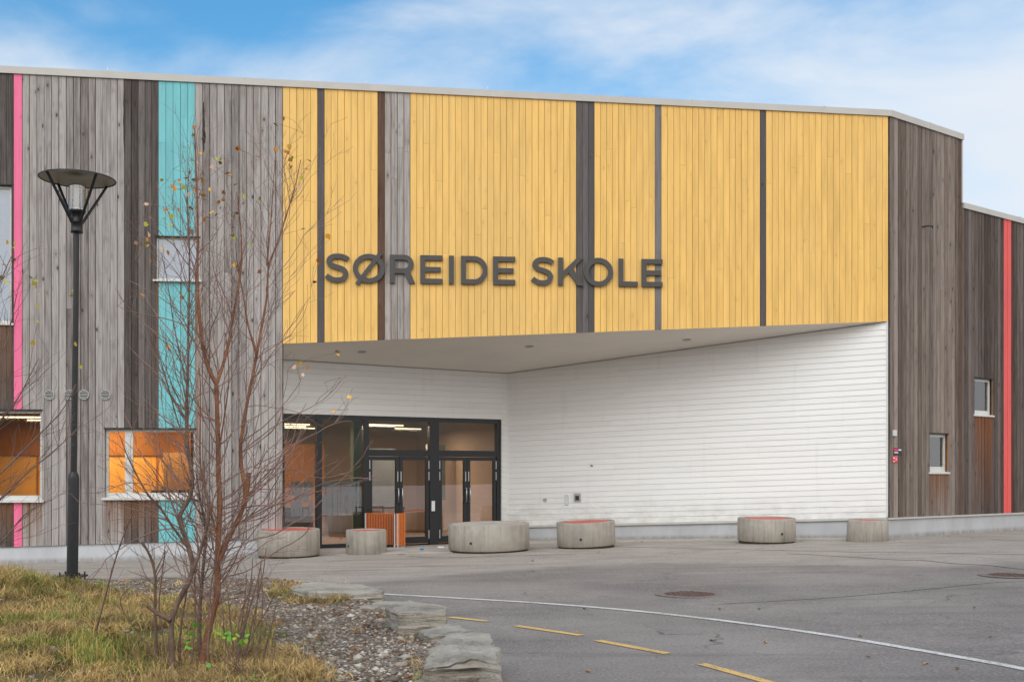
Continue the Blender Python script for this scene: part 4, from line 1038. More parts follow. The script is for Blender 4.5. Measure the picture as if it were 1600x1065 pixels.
# ------------------------------------------------------------------ orange slatted litter station beside the doors
pA = P(627, 855, .02); 
e_ = empty('slatted_litter_box', (pA.x-.42, pA.y+.1, g(pA.x, pA.y)+.02), 'orange slatted litter box with grey corner posts left of the doors', 'litter box')
e_.rotation_euler = (0, 0, R(8))
mb = MB(); H_ = .80
for i in range(17): x = -.40+i*.037; mb.box(x, x+.02, -.02, .0, .06, H_)
mb.build('slat_panel', M['orange'], e_)
mb = MB()
for i, x in enumerate((.27, .335, .375, .415, .455)): mb.box(x, x+.028, -.34, -.31, .06, H_)
mb.build('slat_panel', M['orange'], e_)
mb = MB()
for i in range(8): y = -.30+i*.036; mb.box(.455, .478, y, y+.02, .06, H_-.001)
mb.build('slat_panel', M['orange'], e_)
for x, y in ((.225, -.33), (.30, -.33), (-.43, -.02), (.47, .0)):
    mb = MB(); mb.box(x, x+.03, y-.015, y+.015, .0, H_-.01); mb.build('post', M['alu'], e_)
mb = MB(); mb.box(.24, .47, -.30, -.01, .0, .05); mb.build('base', M['card'], e_)
mb = MB(); mb.box(-.42, .26, -.01, .34, .05, H_-.03); mb.build('bin', M['signblack'], e_)
mb = MB(); mb.box(-.45, .50, .08, .11, H_+.10, H_+.125); mb.box(-.43, -.41, .08, .11, H_-.03, H_+.1); mb.box(.46, .48, .08, .11, H_-.2, H_+.1); mb.build('rail', M['signblack'], e_)

# ------------------------------------------------------------------ street lamp
LY = F*(EYE-.06)/157
LX = (113-800)/F*LY; lz = EYE-(897-HZ)/F*LY; U = LY/F      # metres per pixel at the lamp
lamp = empty('street_lamp', (LX, LY, lz), 'tall black park lamp with wide round shade standing in the gravel at the left', 'street lamp')
lamp.rotation_euler = (0, R(.75), 0)
def H(py): return (897-py)*U
mb = MB(); mb.lathe([(8.6*U, .0), (8.4*U, H(748)), (7.6*U, H(742)), (5.2*U, H(737))], n=28)
o = mb.build('lower_post', M['lamp_black'], lamp)
for k in range(10):
    a = k*math.pi/5; m2 = MB(); x, y = math.cos(a)*8.6*U, math.sin(a)*8.6*U
mb = MB(); mb.lathe([(4.9*U, H(740)), (4.3*U, H(500)), (4.1*U, H(362))], n=20); mb.build('upper_pole', M['lamp_black'], lamp)
mb = MB(); mb.lathe([(4*U, H(364)), (9*U, H(364)), (9*U, H(360)), (8.6*U, H(359)), (8.8*U, H(349)), (10.4*U, H(348)), (10*U, H(346)), (8.8*U, H(344)), (8.9*U, H(334)), (12*U, H(333)), (13*U, H(330)), (12.5*U, H(328.5)), (3*U, H(328.5))], n=28); mb.build('lamp_head', M['lamp_black'], lamp)
mb = MB(); mb.lathe([(12.6*U, H(329)), (12.8*U, H(300)), (12.6*U, H(281))], n=32); mb.build('glass_cylinder', M['glass_lamp'], lamp)
mb = MB()
for i in range(9): z = H(322-i*3.1); mb.lathe([(10.8*U, z), (11.6*U, z+.5*U), (10.8*U, z+1.5*U), (7*U, z+1*U)], n=28)
mb.lathe([(4*U, H(328)), (4*U, H(296))], n=16)
mb.build('louvre', M['alu'], lamp)
mb = MB(); DZ = H(280)
mb.lathe([(57.5*U, DZ-.8*U), (57.8*U, DZ+.6*U), (56*U, DZ+1.8*U), (30*U, DZ+7*U), (12*U, DZ+9.5*U), (.5*U, DZ+10*U)], n=64)
mb.lathe([(57.5*U, DZ-.8*U), (55.8*U, DZ-.6*U), (55.5*U, DZ+.4*U)], n=64); sh = mb.build('lamp_shade', M['lamp_black'], lamp)
mb = MB(); mb.lathe([(55.6*U, DZ+.3*U), (30*U, DZ+5.5*U), (14*U, DZ+7.5*U), (14*U, DZ+6*U), (.5*U, DZ+6*U)], n=64); mb.build('shade_underside', M['lamp_under'], sh)
for ang in (58, 142, 238, 320):
    a = R(ang); c_, s_ = math.cos(a), math.sin(a)
    m2 = MB(); m2.tube([(10*U*c_, 10*U*s_, H(347)), (55*U*c_, 55*U*s_, DZ)], [2.6*U, 2.4*U], 4); m2.build('arm', M['lamp_black'], lamp)
mb = MB(); q = 19*U
mb.lathe([(9.6*U, 3*U), (9.6*U, .0)], n=20)
mb.box(-q, q, -q*.8, q*.8, -.035, -.005); 
for x in (-1, 1):
    for y in (-1, 1): mb.tube([(x*q*.8, y*q*.6, -.2), (x*q*.8, y*q*.6, .04)], [.014, .014], 6)
mb.build('base_plate', M['lamp_black'], lamp)
mb = MB(); mb.lathe([(15*U, -.3), (15*U, -.04), (3*U, -.04)], n=20); mb.build('footing', M['iron'], lamp)

# ------------------------------------------------------------------ planted bed at the left
edge_px = [(130, 899), (250, 903), (380, 906), (446, 909), (575, 922), (612, 945), (668, 968), (700, 985), (735, 1005), (768, 1035), (778, 1066)]
bed_poly = [P(*p).to_2d() for p in edge_px]
bed_poly = [Vector((-22, 13.9*KY)), Vector((-9, 13.9*KY))]+bed_poly+[Vector((-.05, 5.2*KY)), Vector((-.3, 3*KY)), Vector((-1.5, 1.2)), Vector((-22, 1.2))]
BP = np.array([tuple(v) for v in bed_poly])
def poly_dist(x, y, Pn=BP):
    """signed distance, positive inside"""
    a = Pn; b_ = np.roll(Pn, -1, 0); d = b_-a; t_ = np.clip(((x-a[:, 0])*d[:, 0]+(y-a[:, 1])*d[:, 1])/(d**2).sum(1), 0, 1)
    dist = np.hypot(a[:, 0]+t_*d[:, 0]-x, a[:, 1]+t_*d[:, 1]-y).min()
    c = ((a[:, 1] > y) != (b_[:, 1] > y)); xi = a[:, 0]+(y-a[:, 1])/(np.where(d[:, 1] == 0, 1e-9, d[:, 1]))*d[:, 0]
    return dist if (np.sum(c & (x < xi)) % 2) else -dist
def bed_h(x, y, d=None):
    d = poly_dist(x, y) if d is None else d
    if d < -.1: return -.1
    y0_ = y; y = y/KY
    h = -.06+.15*ss(-.05, .45, d)
    h += .44*math.exp(-((x+6.9)/1.25)**2-((y-10.6)/1.6)**2)
    h += .14*ss(-2.2, -4.0, x)*ss(11, 8, y)
    h += .10*math.exp(-((x+1.9)/.5)**2-((y-5.9)/1.0)**2)
    h += .03*noise.noise((x*1.3, y0_*1.3, 0))*ss(0, .5, d)+.012*noise.noise((x*5, y0_*5, 3))*ss(0, .3, d)
    return h
def BPt(px, py):
    k = (px-800)/F; m_ = (py-HZ)/F; z = .1
    for _ in range(25):
        Y = (EYE-z)/m_; z = .6*z+.4*(g(k*Y, Y)+max(-.05, bed_h(k*Y, Y)))
    return Vector((k*((EYE-z)/m_), (EYE-z)/m_, z))
grass_px = [(-200, 905), (60, 903), (130, 915), (200, 925), (270, 938), (340, 948), (400, 958), (430, 980), (452, 1010), (485, 1040), (520, 1066)]
gp_ = [BPt(*p).to_2d() for p in grass_px]
GP = np.array([(-22, 12.6*KY)]+[tuple(v) for v in gp_]+[(-1.2, 4.6*KY), (-1.3, 1.2), (-22, 1.2)])
GP2 = np.array([tuple(BPt(*p).to_2d()) for p in [(430, 913), (500, 917), (560, 930), (545, 944), (470, 944), (420, 930)]])
def grassness(x, y):
    w_ = .12*noise.noise((x*2.2, y*2.2, 7))
    a = ss(-.15, .2, poly_dist(x, y, GP)+w_); b_ = .8*ss(-.12, .15, poly_dist(x, y, GP2)+w_); return max(a, b_)
bx = np.concatenate([np.arange(-22, -9, .5), np.arange(-9, .4, .08)]); by = np.arange(1.2, 14.1*KY, .10)
V = []; idx = {}; cl = []; Fc = []
dm = {}
for j, y in enumerate(by):
    for i, x in enumerate(bx): dm[i, j] = poly_dist(x, y)
for j in range(len(by)-1):
    for i in range(len(bx)-1):
        if max(dm[i, j], dm[i+1, j], dm[i, j+1], dm[i+1, j+1]) < -.02: continue
        q = []
        for (u, v) in ((i, j), (i+1, j), (i+1, j+1), (i, j+1)):
            if (u, v) not in idx:
                x, y = bx[u], by[v]; idx[u, v] = len(V); V.append((x, y, g(x, y)+max(-.09, bed_h(x, y, dm[u, v])))); cl.append((grassness(x, y) if y > 3 else 1, 0, 0, 1))
            q.append(idx[u, v])
        Fc.append(q)
bed = big_mesh('planting_bed', V, Fc, cl, M['soil'], smooth=True); tag(bed, 'gravelly earth bed with bare soil and leaf litter', kind='structure')
# grass blades
def zb_(x, y): return g(x, y)+max(-.05, bed_h(x, y))
def make_grass():
    vs, fs, cs = [], [], []; n = 0; cnt = 0
    tuft = []
    for _ in range(8200):
        # more tufts where the photograph is close
        Y = KY*(4.6+8.6*(nr.random()**1.4)); X = nr.uniform(-.62*Y/KY-.6, -.05*Y/KY)
        gr = grassness(X, Y)
        if nr.random() > gr*1.0+.02 or poly_dist(X, Y) < .05: continue
        tuft.append((X, Y))
    for (X, Y) in tuft:
        z0 = zb_(X, Y); pat = noise.noise((X*.8, Y*.8, 1))+.5*noise.noise((X*2.6, Y*2.6, 5))
        straw = min(1, max(0, .86-pat*1.5)); hump = math.exp(-((X+7.0)/1.3)**2-((Y/KY-10.6)/1.6)**2)
        ln0 = .07+.035*nr.random()+.13*hump+.07*max(0, noise.noise((X*1.1, Y*1.1, 9)))
        main = nr.uniform(0, 2*math.pi); lean0 = nr.uniform(.4, 1.5) if straw > .4 else nr.uniform(.15, .8)
        if noise.noise((X*1.7, Y*1.7, 21)) > .30: continue
        m_ = int(nr.integers(12, 24)); dk = max(.35, 1+.6*noise.noise((X*1.2, Y*1.2, 31))+.7*noise.noise((X*3.5, Y*3.5, 33)))
        for _ in range(m_):
            a = main+nr.normal(0, .9); lean = max(.05, lean0+nr.normal(0, .3)); L0 = ln0*nr.uniform(.6, 1.5)*(1.25 if lean > .9 else 1)
            bx_, by_ = X+nr.normal(0, .045), Y+nr.normal(0, .045); wd = nr.uniform(.0016, .0034)*(1+Y/KY*.06)
            ca, sa = math.cos(a), math.sin(a); pts = []
            for k, t_ in enumerate((0, .4, .75, 1)):
                out_ = L0*lean*t_**1.4*.75; up_ = max(.006, L0*(t_-.5*min(1.6, lean)*t_*t_))
                pts.append((bx_+ca*out_, by_+sa*out_, z0-.01+up_))
            b2 = nr.uniform(0, math.pi); wx, wy = math.cos(b2)*wd, math.sin(b2)*wd
            if nr.random() < straw: c = np.array([.52, .36, .15])*nr.uniform(.45, 1.25)
            elif nr.random() < .35: c = np.array([.42, .36, .08])*nr.uniform(.6, 1.2)
            else: c = np.array([.19, .25, .06])*nr.uniform(.5, 1.25)
            c = c*dk
            for k, p in enumerate(pts):
                f_ = 1-.8*k/3; vs.append((p[0]-wx*f_, p[1]-wy*f_, p[2])); vs.append((p[0]+wx*f_, p[1]+wy*f_, p[2])); cs += [(c[0], c[1], c[2], 1)]*2
            for k in range(3): fs.append((n+2*k, n+2*k+1, n+2*k+3, n+2*k+2))
            n += 8
    return vs, fs, cs
vs, fs, cs = make_grass()
o = big_mesh('grass', vs, fs, cs, M['grass']); tag(o, 'matted straw coloured and green grass on the mound', kind='stuff')
# pebbles and litter of the gravel patch
def make_pebbles(n_):
    vs, fs, cs = [], [], []; n = 0
    base = np.array([(1, 0, 0), (0, 1, 0), (-1, 0, 0), (0, -1, 0), (0, 0, 1), (0, 0, -1)], float)
    for _ in range(n_):
        Y = KY*(4.8+8.8*(nr.random()**1.15)); X = nr.uniform(-.62*Y/KY, -.0*Y)
        if poly_dist(X, Y) < .03 or nr.random() < grassness(X, Y)*.93: continue
        sz_ = nr.gamma(1.5, .0066)+.005; ab = np.array([sz_*nr.uniform(.7, 1.5), sz_*nr.uniform(.6, 1.1), sz_*nr.uniform(.25, .6)])
        a = nr.uniform(0, math.pi); ca, sa = math.cos(a), math.sin(a); v = base*ab*nr.uniform(.8, 1.2, (6, 1)); v = np.stack([v[:, 0]*ca-v[:, 1]*sa, v[:, 0]*sa+v[:, 1]*ca, v[:, 2]+nr.uniform(-.3, .3)*v[:, 0]], 1)
        z = zb_(X, Y); vs += (v+np.array([X, Y, z+ab[2]*.3])).tolist()
        pale = 1.5*math.exp(-((X+1.15)/.5)**2-((Y/KY-6.6)/1.2)**2); u = nr.random()
        if u < .22: c = np.array([.19, .10, .055])*nr.uniform(.5, 1.3)
        elif u < .27+.3*min(1, pale): c = np.array([.55, .51, .44])*nr.uniform(.7, 1.15)
        else: c = np.array([.33, .28, .23])*nr.uniform(.45, 1.4)
        cs += [(c[0], c[1], c[2], 1)]*6
        for t_ in ((0, 1, 4), (1, 2, 4), (2, 3, 4), (3, 0, 4), (1, 0, 5), (2, 1, 5), (3, 2, 5), (0, 3, 5)): fs.append(tuple(n+q for q in t_))
        n += 6
    return vs, fs, cs
vs, fs, cs = make_pebbles(46000)
o = big_mesh('gravel', vs, fs, cs, M['pebble']); tag(o, 'loose grey and brown gravel with leaf litter', kind='stuff')

# ------------------------------------------------------------------ boulders along the edge of the bed
def boulder(name, outline_px, zt, label, seed, depth=.5, rough=.035, zslope=(0, 0), lip=.03, m='rock', sub=5, cat='boulder'):
    """outline_px: outline of the upper face; zt: its height above the ground"""
    pts = [P(x, y, zt) for x, y in outline_px]; c = sum(pts, Vector())/len(pts); pts = [c+(q_-c)*.95 for q_ in pts]
    z0 = c.z
    # resample the outline
    per = []
    for a_, b_ in zip(pts, pts[1:]+pts[:1]):
        n = max(1, int((b_-a_).length/.045)); per += [a_.lerp(b_, i/n) for i in range(n)]
    e_ = bpy.data.objects.new(name, None)
    rows = []
    per = [Vector((p.x, p.y, p.z))+(p-c).normalized()*(rough*.9*noise.noise((p.x*7+seed, p.y*7, 1))+rough*.5*noise.noise((p.x*19+seed, p.y*19, 4))) for p in per]
    levels = [(0.0, 0.0), (.22, .0), (.42, 0), (.60, 0), (.75, 0), (.88, 0), (.975, -.004), (1.0, -.016)]
    for sc_, dz in levels: rows.append([(c.x+(p.x-c.x)*sc_, c.y+(p.y-c.y)*sc_, z0+dz) for p in per])
    nlev = max(6, int((zt+.15)/.022)); led = [rough*1.1*noise.noise((i*1.37+seed, 3.1, 0)) for i in range(nlev+1)]
    for i in range(1, nlev+1):
        t_ = i/nlev; rows.append([(p.x+(p.x-c.x)/max(.05, (p-c).length)*led[i]*(1+1.5*noise.noise((p.x*3, p.y*3, i*.5+seed))), p.y+(p.y-c.y)/max(.05, (p-c).length)*led[i]*(1+1.5*noise.noise((p.x*3, p.y*3, i*.5+seed))), z0-.016-(zt+.12)*t_) for p in per])
    out_ = []
    for r_i, r_ in enumerate(rows):
        rr = []
        for (x, y, z) in r_:
            sx_ = (x-c.x)*zslope[0]+(y-c.y)*zslope[1]
            v = Vector((x, y, z+sx_)); q = Vector((v.x*2.3+seed, v.y*2.3, v.z*2.3)); q2 = Vector((v.x*4+seed, v.y*4, v.z*22)); q3 = v*11+Vector((seed, 0, 0))
            d_ = rough*noise.noise(q)*1.3; st = rough*.55*noise.noise(q2)+rough*.3*noise.noise(q3)
            rad = Vector((x-c.x, y-c.y, 0)); rad = rad.normalized() if rad.length > .02 else Vector((0, 0, 0))
            side = 1 if r_i > 6 else .25
            v += rad*(d_+st)*side*1.3; stp = math.floor(noise.noise((v.x*2.1+seed, v.y*3.3, 9))*4)/4*rough*.9; v.z += (d_*.8+stp+rough*.35*noise.noise(q3))*(1 if r_i <= 7 else .2)
            rr.append(tuple(v-c+Vector((0, 0, 0))))
        out_.append(rr)
    mb = MB(); mb.grid(out_, True, smooth=False)
    o = mb.build(name, M[m]); o.location = c
    for p_ in o.data.polygons: p_.use_smooth = True
    try: o.data.set_sharp_from_angle(angle=R(22))
    except Exception: pass
    tag(o, label, cat, 'rough slate stones edging the planting bed'); return o
boulder('boulder', [(654, 1030), (672, 1019), (694, 1010), (735, 1001), (762, 1006), (774, 1018), (780, 1036), (752, 1033), (700, 1034), (660, 1038)], .44, 'largest pale grey boulder at the bottom edge, nearest the viewer', 3, rough=.05)
boulder('boulder', [(678, 997), (705, 989), (749, 984), (768, 990), (775, 1000), (768, 1009), (735, 1003), (694, 1011), (683, 1006)], .32, 'pale flat boulder directly behind the largest one', 8, rough=.03)
boulder('boulder', [(655, 983), (690, 975), (716, 975), (743, 982), (700, 990), (672, 991), (660, 988)], .17, 'low thin slab between the block and the pale flat boulder', 14, rough=.025)
boulder('boulder', [(603, 943), (640, 938), (684, 941), (701, 946), (700, 953), (660, 954), (620, 954)], .31, 'dark grey block with squared right end beside the first yellow dash', 21, rough=.035)
boulder('boulder', [(556, 946), (580, 940), (606, 937), (640, 938), (612, 948), (575, 949)], .10, 'flat thin slab left of the dark grey block', 27, rough=.02)
boulder('boulder', [(446, 916), (470, 909), (500, 908), (560, 912), (600, 915), (600, 922), (556, 924), (510, 924), (480, 923)], .20, 'long pale slab with a broken right end where the white line starts', 33, rough=.025)
boulder('boulder', [(380, 909), (420, 905), (470, 906), (500, 907), (470, 911), (446, 917), (410, 914)], .05, 'thin low slab reaching left behind the twigs', 39, rough=.015)
boulder('stone', [(537, 951), (548, 948), (560, 951), (556, 956), (542, 956)], .06, 'small white stone on the gravel before the thin slab', 45, rough=.02, m='quartz', cat='stone')
boulder('stone', [(478, 984), (487, 981), (493, 985), (484, 989)], .05, 'small pale stone in the middle of the gravel', 48, rough=.015, m='quartz', cat='stone')
boulder('stone', [(563, 1026), (575, 1021), (588, 1023), (584, 1031), (568, 1032)], .05, 'flat pale stone in the gravel near the largest boulder', 52, rough=.015, m='quartz', cat='stone')
boulder('stone', [(610, 1037), (618, 1031), (630, 1036), (622, 1043)], .05, 'cream stone just left of the largest boulder', 57, rough=.015, m='quartz', cat='stone')
boulder('stone', [(148, 914), (160, 910), (176, 912), (170, 917), (155, 918)], .05, 'pale stone in the gravel at the foot of the lamp', 61, rough=.015, m='quartz', cat='stone')

# ------------------------------------------------------------------ manhole covers
for (px, py, lab) in ((1078, 928, 'round rusty manhole cover in the open asphalt beyond the white line'), (1580, 898.5, 'round rusty manhole cover at the right edge of the yard')):
    c = P(px, py); e_ = empty('manhole_cover', (c.x, c.y, g(c.x, c.y)), lab, 'manhole cover')
    r = .34; mb = MB(); mb.lathe([(r+.12, .003), (r+.11, .007), (r+.004, .008), (r, .004)], n=40, smooth=False); mb.build('frame', M['cover_ring'], e_)
    mb = MB(); mb.lathe([(r-.004, .004), (r-.01, .009), (.01, .009)], n=40, smooth=False)
    for i in range(-4, 5):
        for j in range(-4, 5):
            x, y = i*.072, j*.072
            if math.hypot(x, y) < r-.04: mb.box(x-.022, x+.022, y-.01, y+.01, .0095, .015)
    mb.build('lid', M['iron'], e_)

# ------------------------------------------------------------------ trees
def Tp(px, py, Y): return np.array(((px-800)/F*Y, Y, EYE-(py-HZ)/F*Y))
class Tubes:
    def __init__(s): s.v = []; s.f = []; s.n = 0
    def add(s, pts, rads, k):
        pts = np.asarray(pts, float); d = np.gradient(pts, axis=0); d /= np.linalg.norm(d, axis=1)[:, None]+1e-9
        a = np.cross(d, np.array([.12, .99, .05])); a /= np.linalg.norm(a, axis=1)[:, None]+1e-9; b_ = np.cross(d, a)
        th = np.arange(k)*2*math.pi/k
        ring_ = pts[:, None, :]+(a[:, None, :]*np.cos(th)[None, :, None]+b_[:, None, :]*np.sin(th)[None, :, None])*np.asarray(rads)[:, None, None]
        s.v.append(ring_.reshape(-1, 3)); m_ = len(pts); i = np.arange(m_-1)[:, None]*k; j = np.arange(k)[None, :]; j2 = (j+1) % k
        q = np.stack([i+j, i+j2, i+k+j2, i+k+j], -1).reshape(-1, 4)+s.n; s.f.append(q); s.n += m_*k
    def build(s, name, m, parent):
        V_ = np.concatenate(s.v); o = big_mesh(name, V_, np.concatenate(s.f), np.ones((len(V_), 4)), m, parent, True); o.location = -Vector(parent.location); return o
def resample(pp, n):
    pp = np.asarray(pp, float); d = np.concatenate([[0], np.cumsum(np.linalg.norm(np.diff(pp, axis=0), axis=1))]); t_ = np.linspace(0, d[-1], n)
    q = np.stack([np.interp(t_, d, pp[:, c]) for c in range(3)], 1)
    for _ in range(2): q[1:-1] = .25*q[:-2]+.5*q[1:-1]+.25*q[2:]
    return q
def grow(p, d, length, r, depth, T, tips, rg, sub, upc=.35, wob=.15):
    """one twig with side shoots; returns nothing, adds tubes to T"""
    n = max(4, int(length/.07)); pts = [np.array(p, float)]; dd = np.array(d, float); dirs = [dd]
    st = length/n
    for i in range(n):
        dd = dd+rg.normal(0, wob, 3)+np.array([0, 0, upc*.07]); dd /= np.linalg.norm(dd); pts.append(pts[-1]+dd*st); dirs.append(dd)
    rads = np.linspace(r, max(.0009, r*.35), n+1); T.add(pts, rads, 5 if r > .006 else (4 if r > .003 else 3))
    tips.append(pts[-1])
    if depth <= 0: return
    cnt = int(length*sub*rg.uniform(.8, 1.2))
    for _ in range(cnt):
        i = int(rg.integers(max(1, n//6), n+1)); dd = dirs[i]; ax = rg.normal(0, 1, 3); ax -= dd*np.dot(ax, dd); ax /= np.linalg.norm(ax)
        an = rg.uniform(.45, .95); nd = dd*math.cos(an)+ax*math.sin(an); nd[2] += .12; nd /= np.linalg.norm(nd)
        rem = 1-i/(n+1)*.55
        grow(pts[i], nd, length*rg.uniform(.28, .55)*rem, max(.0012, r*rg.uniform(.35, .55)), depth-1, T, tips, rg, sub*1.25, upc, wob*1.15)
def stem(T, pts3, r0, r1, n=26, k=10):
    q = resample(pts3, n); rr = np.linspace(r0, r1, n)*(1+.05*np.sin(np.arange(n)*1.7)); T.add(q, rr, k); return q, rr
def shoots(q, rr, T, tips, rg, n_, lmin, lmax, tmin, tmax, depth, sub, side=None, spread=(.5, 1.0), upc=.35):
    for _ in range(int(n_*1.55)):
        t_ = rg.uniform(tmin, tmax); i = min(len(q)-2, int(t_*(len(q)-1))); d = q[i+1]-q[i]; d /= np.linalg.norm(d)
        az_ = rg.uniform(0, 2*math.pi); hx = np.array([math.cos(az_), math.sin(az_)*.8, 0])
        if side: hx = np.array([abs(hx[0])*side+.2*side, hx[1]*.7, 0])
        an = rg.uniform(*spread); nd = d*math.cos(an)+hx*math.sin(an); nd /= np.linalg.norm(nd)
        ln = rg.uniform(lmin, lmax)*(1-.45*(t_-tmin)/(tmax-tmin+1e-6))
        grow(q[i], nd, ln, min(.0055, max(.0022, rr[i]*rg.uniform(.25, .45))), depth, T, tips, rg, sub, upc)
def leaf_mesh(name, places, parent, label, rg, size=(.020, .034), cols=None):
    vs, fs, cs = [], [], []; n = 0
    for p in places:
        L_ = rg.uniform(*size); u = rg.normal(0, 1, 3); u[2] = -abs(u[2])*.6; u /= np.linalg.norm(u); w_ = np.cross(u, rg.normal(0, 1, 3)); w_ /= np.linalg.norm(w_); nn2 = np.cross(u, w_)
        out_ = [(0, 0), (.25, .42), (.55, .46), (.85, .2), (1.05, 0), (.85, -.2), (.55, -.46), (.25, -.42)]
        c = np.array(cols[int(rg.integers(len(cols)))])*rg.uniform(.75, 1.2)
        for (a, b_) in out_: vs.append(p+u*a*L_+w_*b_*L_+nn2*abs(b_)*.25*L_); cs.append((c[0], c[1], c[2], 1))
        fs.append([n+i for i in range(8)]); n += 8
    o = big_mesh(name, vs, fs, cs, M['leaf'], parent); o.location = -Vector(parent.location); 
    if label: o['label'] = label
    return o
rg = np.random.default_rng(5)
YT = BPt(318, 1042).y
def S3(pp, y0=YT, y1=None, r=0): 
    y1 = y0 if y1 is None else y1; n = len(pp); return [Tp(p[0], p[1], y0+(y1-y0)*i/(n-1)) for i, p in enumerate(pp)]
# --- main birch with the reddish stem
b0 = BPt(318, 1040)
birch = empty('birch_tree', (b0.x, YT, zb_(b0.x, YT)), 'bare birch with reddish high forking trunk and last yellow leaves at its tips', 'tree', 'young bare birches in the planting bed')
T = Tubes(); TW = Tubes(); tips = []
PX = YT/F
main, mr_ = stem(T, S3([(310, 1075), (316, 1040), (322, 1000), (333, 955), (341, 925), (339, 882), (342, 833), (344, 785), (341, 736), (341, 695), (339, 635), (338, 598)]), 5.8*PX, 3.3*PX, 40, 12)
lf, lr = stem(T, S3([(338, 600), (325, 578), (316, 539), (312, 500), (308, 452), (309, 370), (308, 310), (305, 240), (304, 200)], YT, YT-.2), 3.4*PX, .7*PX, 30, 7)
rf, rr1 = stem(T, S3([(338, 600), (347, 575), (357, 539), (363, 500), (372, 452), (378, 400), (376, 350), (370, 300)], YT, YT+.2), 2.8*PX, .7*PX, 26, 7)
rs, rr2 = stem(T, S3([(344, 875), (352, 848), (362, 830), (379, 800), (386, 768), (378, 742), (374, 701), (386, 628), (396, 581), (401, 554), (408, 515), (419, 455), (417, 415), (435, 379), (444, 346), (459, 301), (470, 250)], YT, YT+.4), 4.0*PX, .6*PX, 46, 9)
rs2, rr3 = stem(T, S3([(401, 556), (394, 530), (387, 509), (380, 458), (371, 420), (368, 380)], YT+.2, YT+.1), 1.9*PX, .6*PX, 16, 6)
rs3, rr4 = stem(T, S3([(417, 415), (420, 380), (424, 340), (426, 300), (430, 250)], YT+.3, YT+.45), 1.5*PX, .6*PX, 14, 6)
st_, _r = stem(T, S3([(381, 790), (386, 765), (389, 738)], YT-.02), 4.4*PX, 3.6*PX, 8, 8)
mid2, mr2 = stem(T, S3([(345, 860), (330, 800), (318, 760), (312, 720), (313, 660), (314, 600), (311, 575)], YT, YT-.3), 2.0*PX, .7*PX, 22, 6)
md3, mr3 = stem(T, S3([(343, 700), (352, 640), (358, 600), (357, 560), (352, 520)], YT, YT-.2), 1.5*PX, .7*PX, 16, 6)
T.build('trunk', M['bark_red'], birch)
shoots(lf, lr, TW, tips, rg, 20, .5, 1.1, .05, .95, 2, 4.5, spread=(.3, .7), upc=.8)
shoots(rf, rr1, TW, tips, rg, 16, .4, .95, .05, .95, 2, 4.5, spread=(.3, .7), upc=.8)
shoots(rs, rr2, TW, tips, rg, 22, .6, 1.5, .30, .95, 2, 4.2, spread=(.3, .8), upc=.8)
shoots(rs, rr2, TW, tips, rg, 12, .9, 1.6, .02, .4, 3, 3.6, side=1, spread=(.6, 1.2), upc=.5)
shoots(rs2, rr3, TW, tips, rg, 8, .4, .8, .1, .9, 2, 4.5, upc=.7); shoots(rs3, rr4, TW, tips, rg, 8, .4, .8, .1, .9, 2, 4.5, upc=.7)
shoots(mid2, mr2, TW, tips, rg, 10, .5, 1.0, .1, .9, 2, 4.5, side=-1, upc=.4)
shoots(main, mr_, TW, tips, rg, 14, .8, 1.5, .42, .95, 3, 3.4, spread=(.6, 1.1), upc=.5)
shoots(main, mr_, TW, tips, rg, 9, 1.0, 1.5, .36, .7, 3, 3.6, side=1, spread=(.8, 1.25), upc=.35)
shoots(main, mr_, TW, tips, rg, 14, .5, 1.0, .22, .55, 3, 4.4, spread=(.5, 1.1), upc=.9)
shoots(mid2, mr2, TW, tips, rg, 8, .4, .8, .02, .5, 3, 4.4, upc=.9)
CROWN = TW
LV = [(443, 182), (432, 192), (427, 233), (304, 198), (312, 202), (302, 207), (296, 232), (309, 236), (295, 246), (293, 252), (310, 254), (297, 267), (373, 233), (375, 230), (340, 245), (344, 250), (405, 243), (454, 225), (448, 235), (455, 248), (459, 258), (478, 248), (478, 263), (469, 276), (461, 292), (476, 306), (335, 259), (256, 282), (260, 291), (278, 282), (272, 295), (302, 278), (305, 291), (317, 280), (320, 295), (330, 295), (298, 302), (290, 290), (345, 296), (354, 299), (364, 275), (372, 288), (379, 304), (402, 309), (381, 313), (399, 317), (347, 310), (228, 314), (224, 340), (234, 338), (225, 349), (256, 327), (266, 334), (264, 350), (294, 325), (303, 360), (321, 340), (340, 332), (365, 338), (364, 354), (367, 367), (233, 366), (232, 375), (276, 370), (216, 378), (227, 384), (254, 388), (262, 391), (476, 359), (511, 367), (515, 375), (370, 412), (408, 423), (235, 408), (492, 438), (203, 451), (218, 460), (288, 463), (262, 541), (528, 551), (463, 571), (479, 576), (532, 589), (549, 617), (525, 640), (495, 404), (388, 380), (296, 275), (283, 330), (270, 287)]
places = [Tp(x+rg.uniform(-2, 2), y+rg.uniform(-2, 2), YT+rg.uniform(-.3, .4)) for x, y in LV]
for p in list(places):
    if rg.random() < .35: places.append(p+rg.normal(0, .02, 3))
places = [p for p in places]
# each leaf hangs on a fine twig that leads to the nearest stem tip or twig end
tp = np.array(tips); TF = CROWN
for p in places:
    j = np.argmin(np.linalg.norm(tp-p, axis=1)+np.where(tp[:, 2] > p[2], .5, 0)); q = tp[j]; m_ = (p+q)/2+rg.normal(0, .02, 3)
    if np.linalg.norm(p-q) < 1.2: TF.add(resample([q, m_, p], 7), np.linspace(.0016, .0008, 7), 3)
TF.build('crown', M['twig'], birch)
leaf_mesh('leaves', places, birch, 'last yellow and brown leaves', rg, (.030, .048), [(.80, .38, .03), (.62, .25, .03), (.38, .16, .05), (.85, .50, .06), (.48, .50, .05), (.70, .46, .32)])
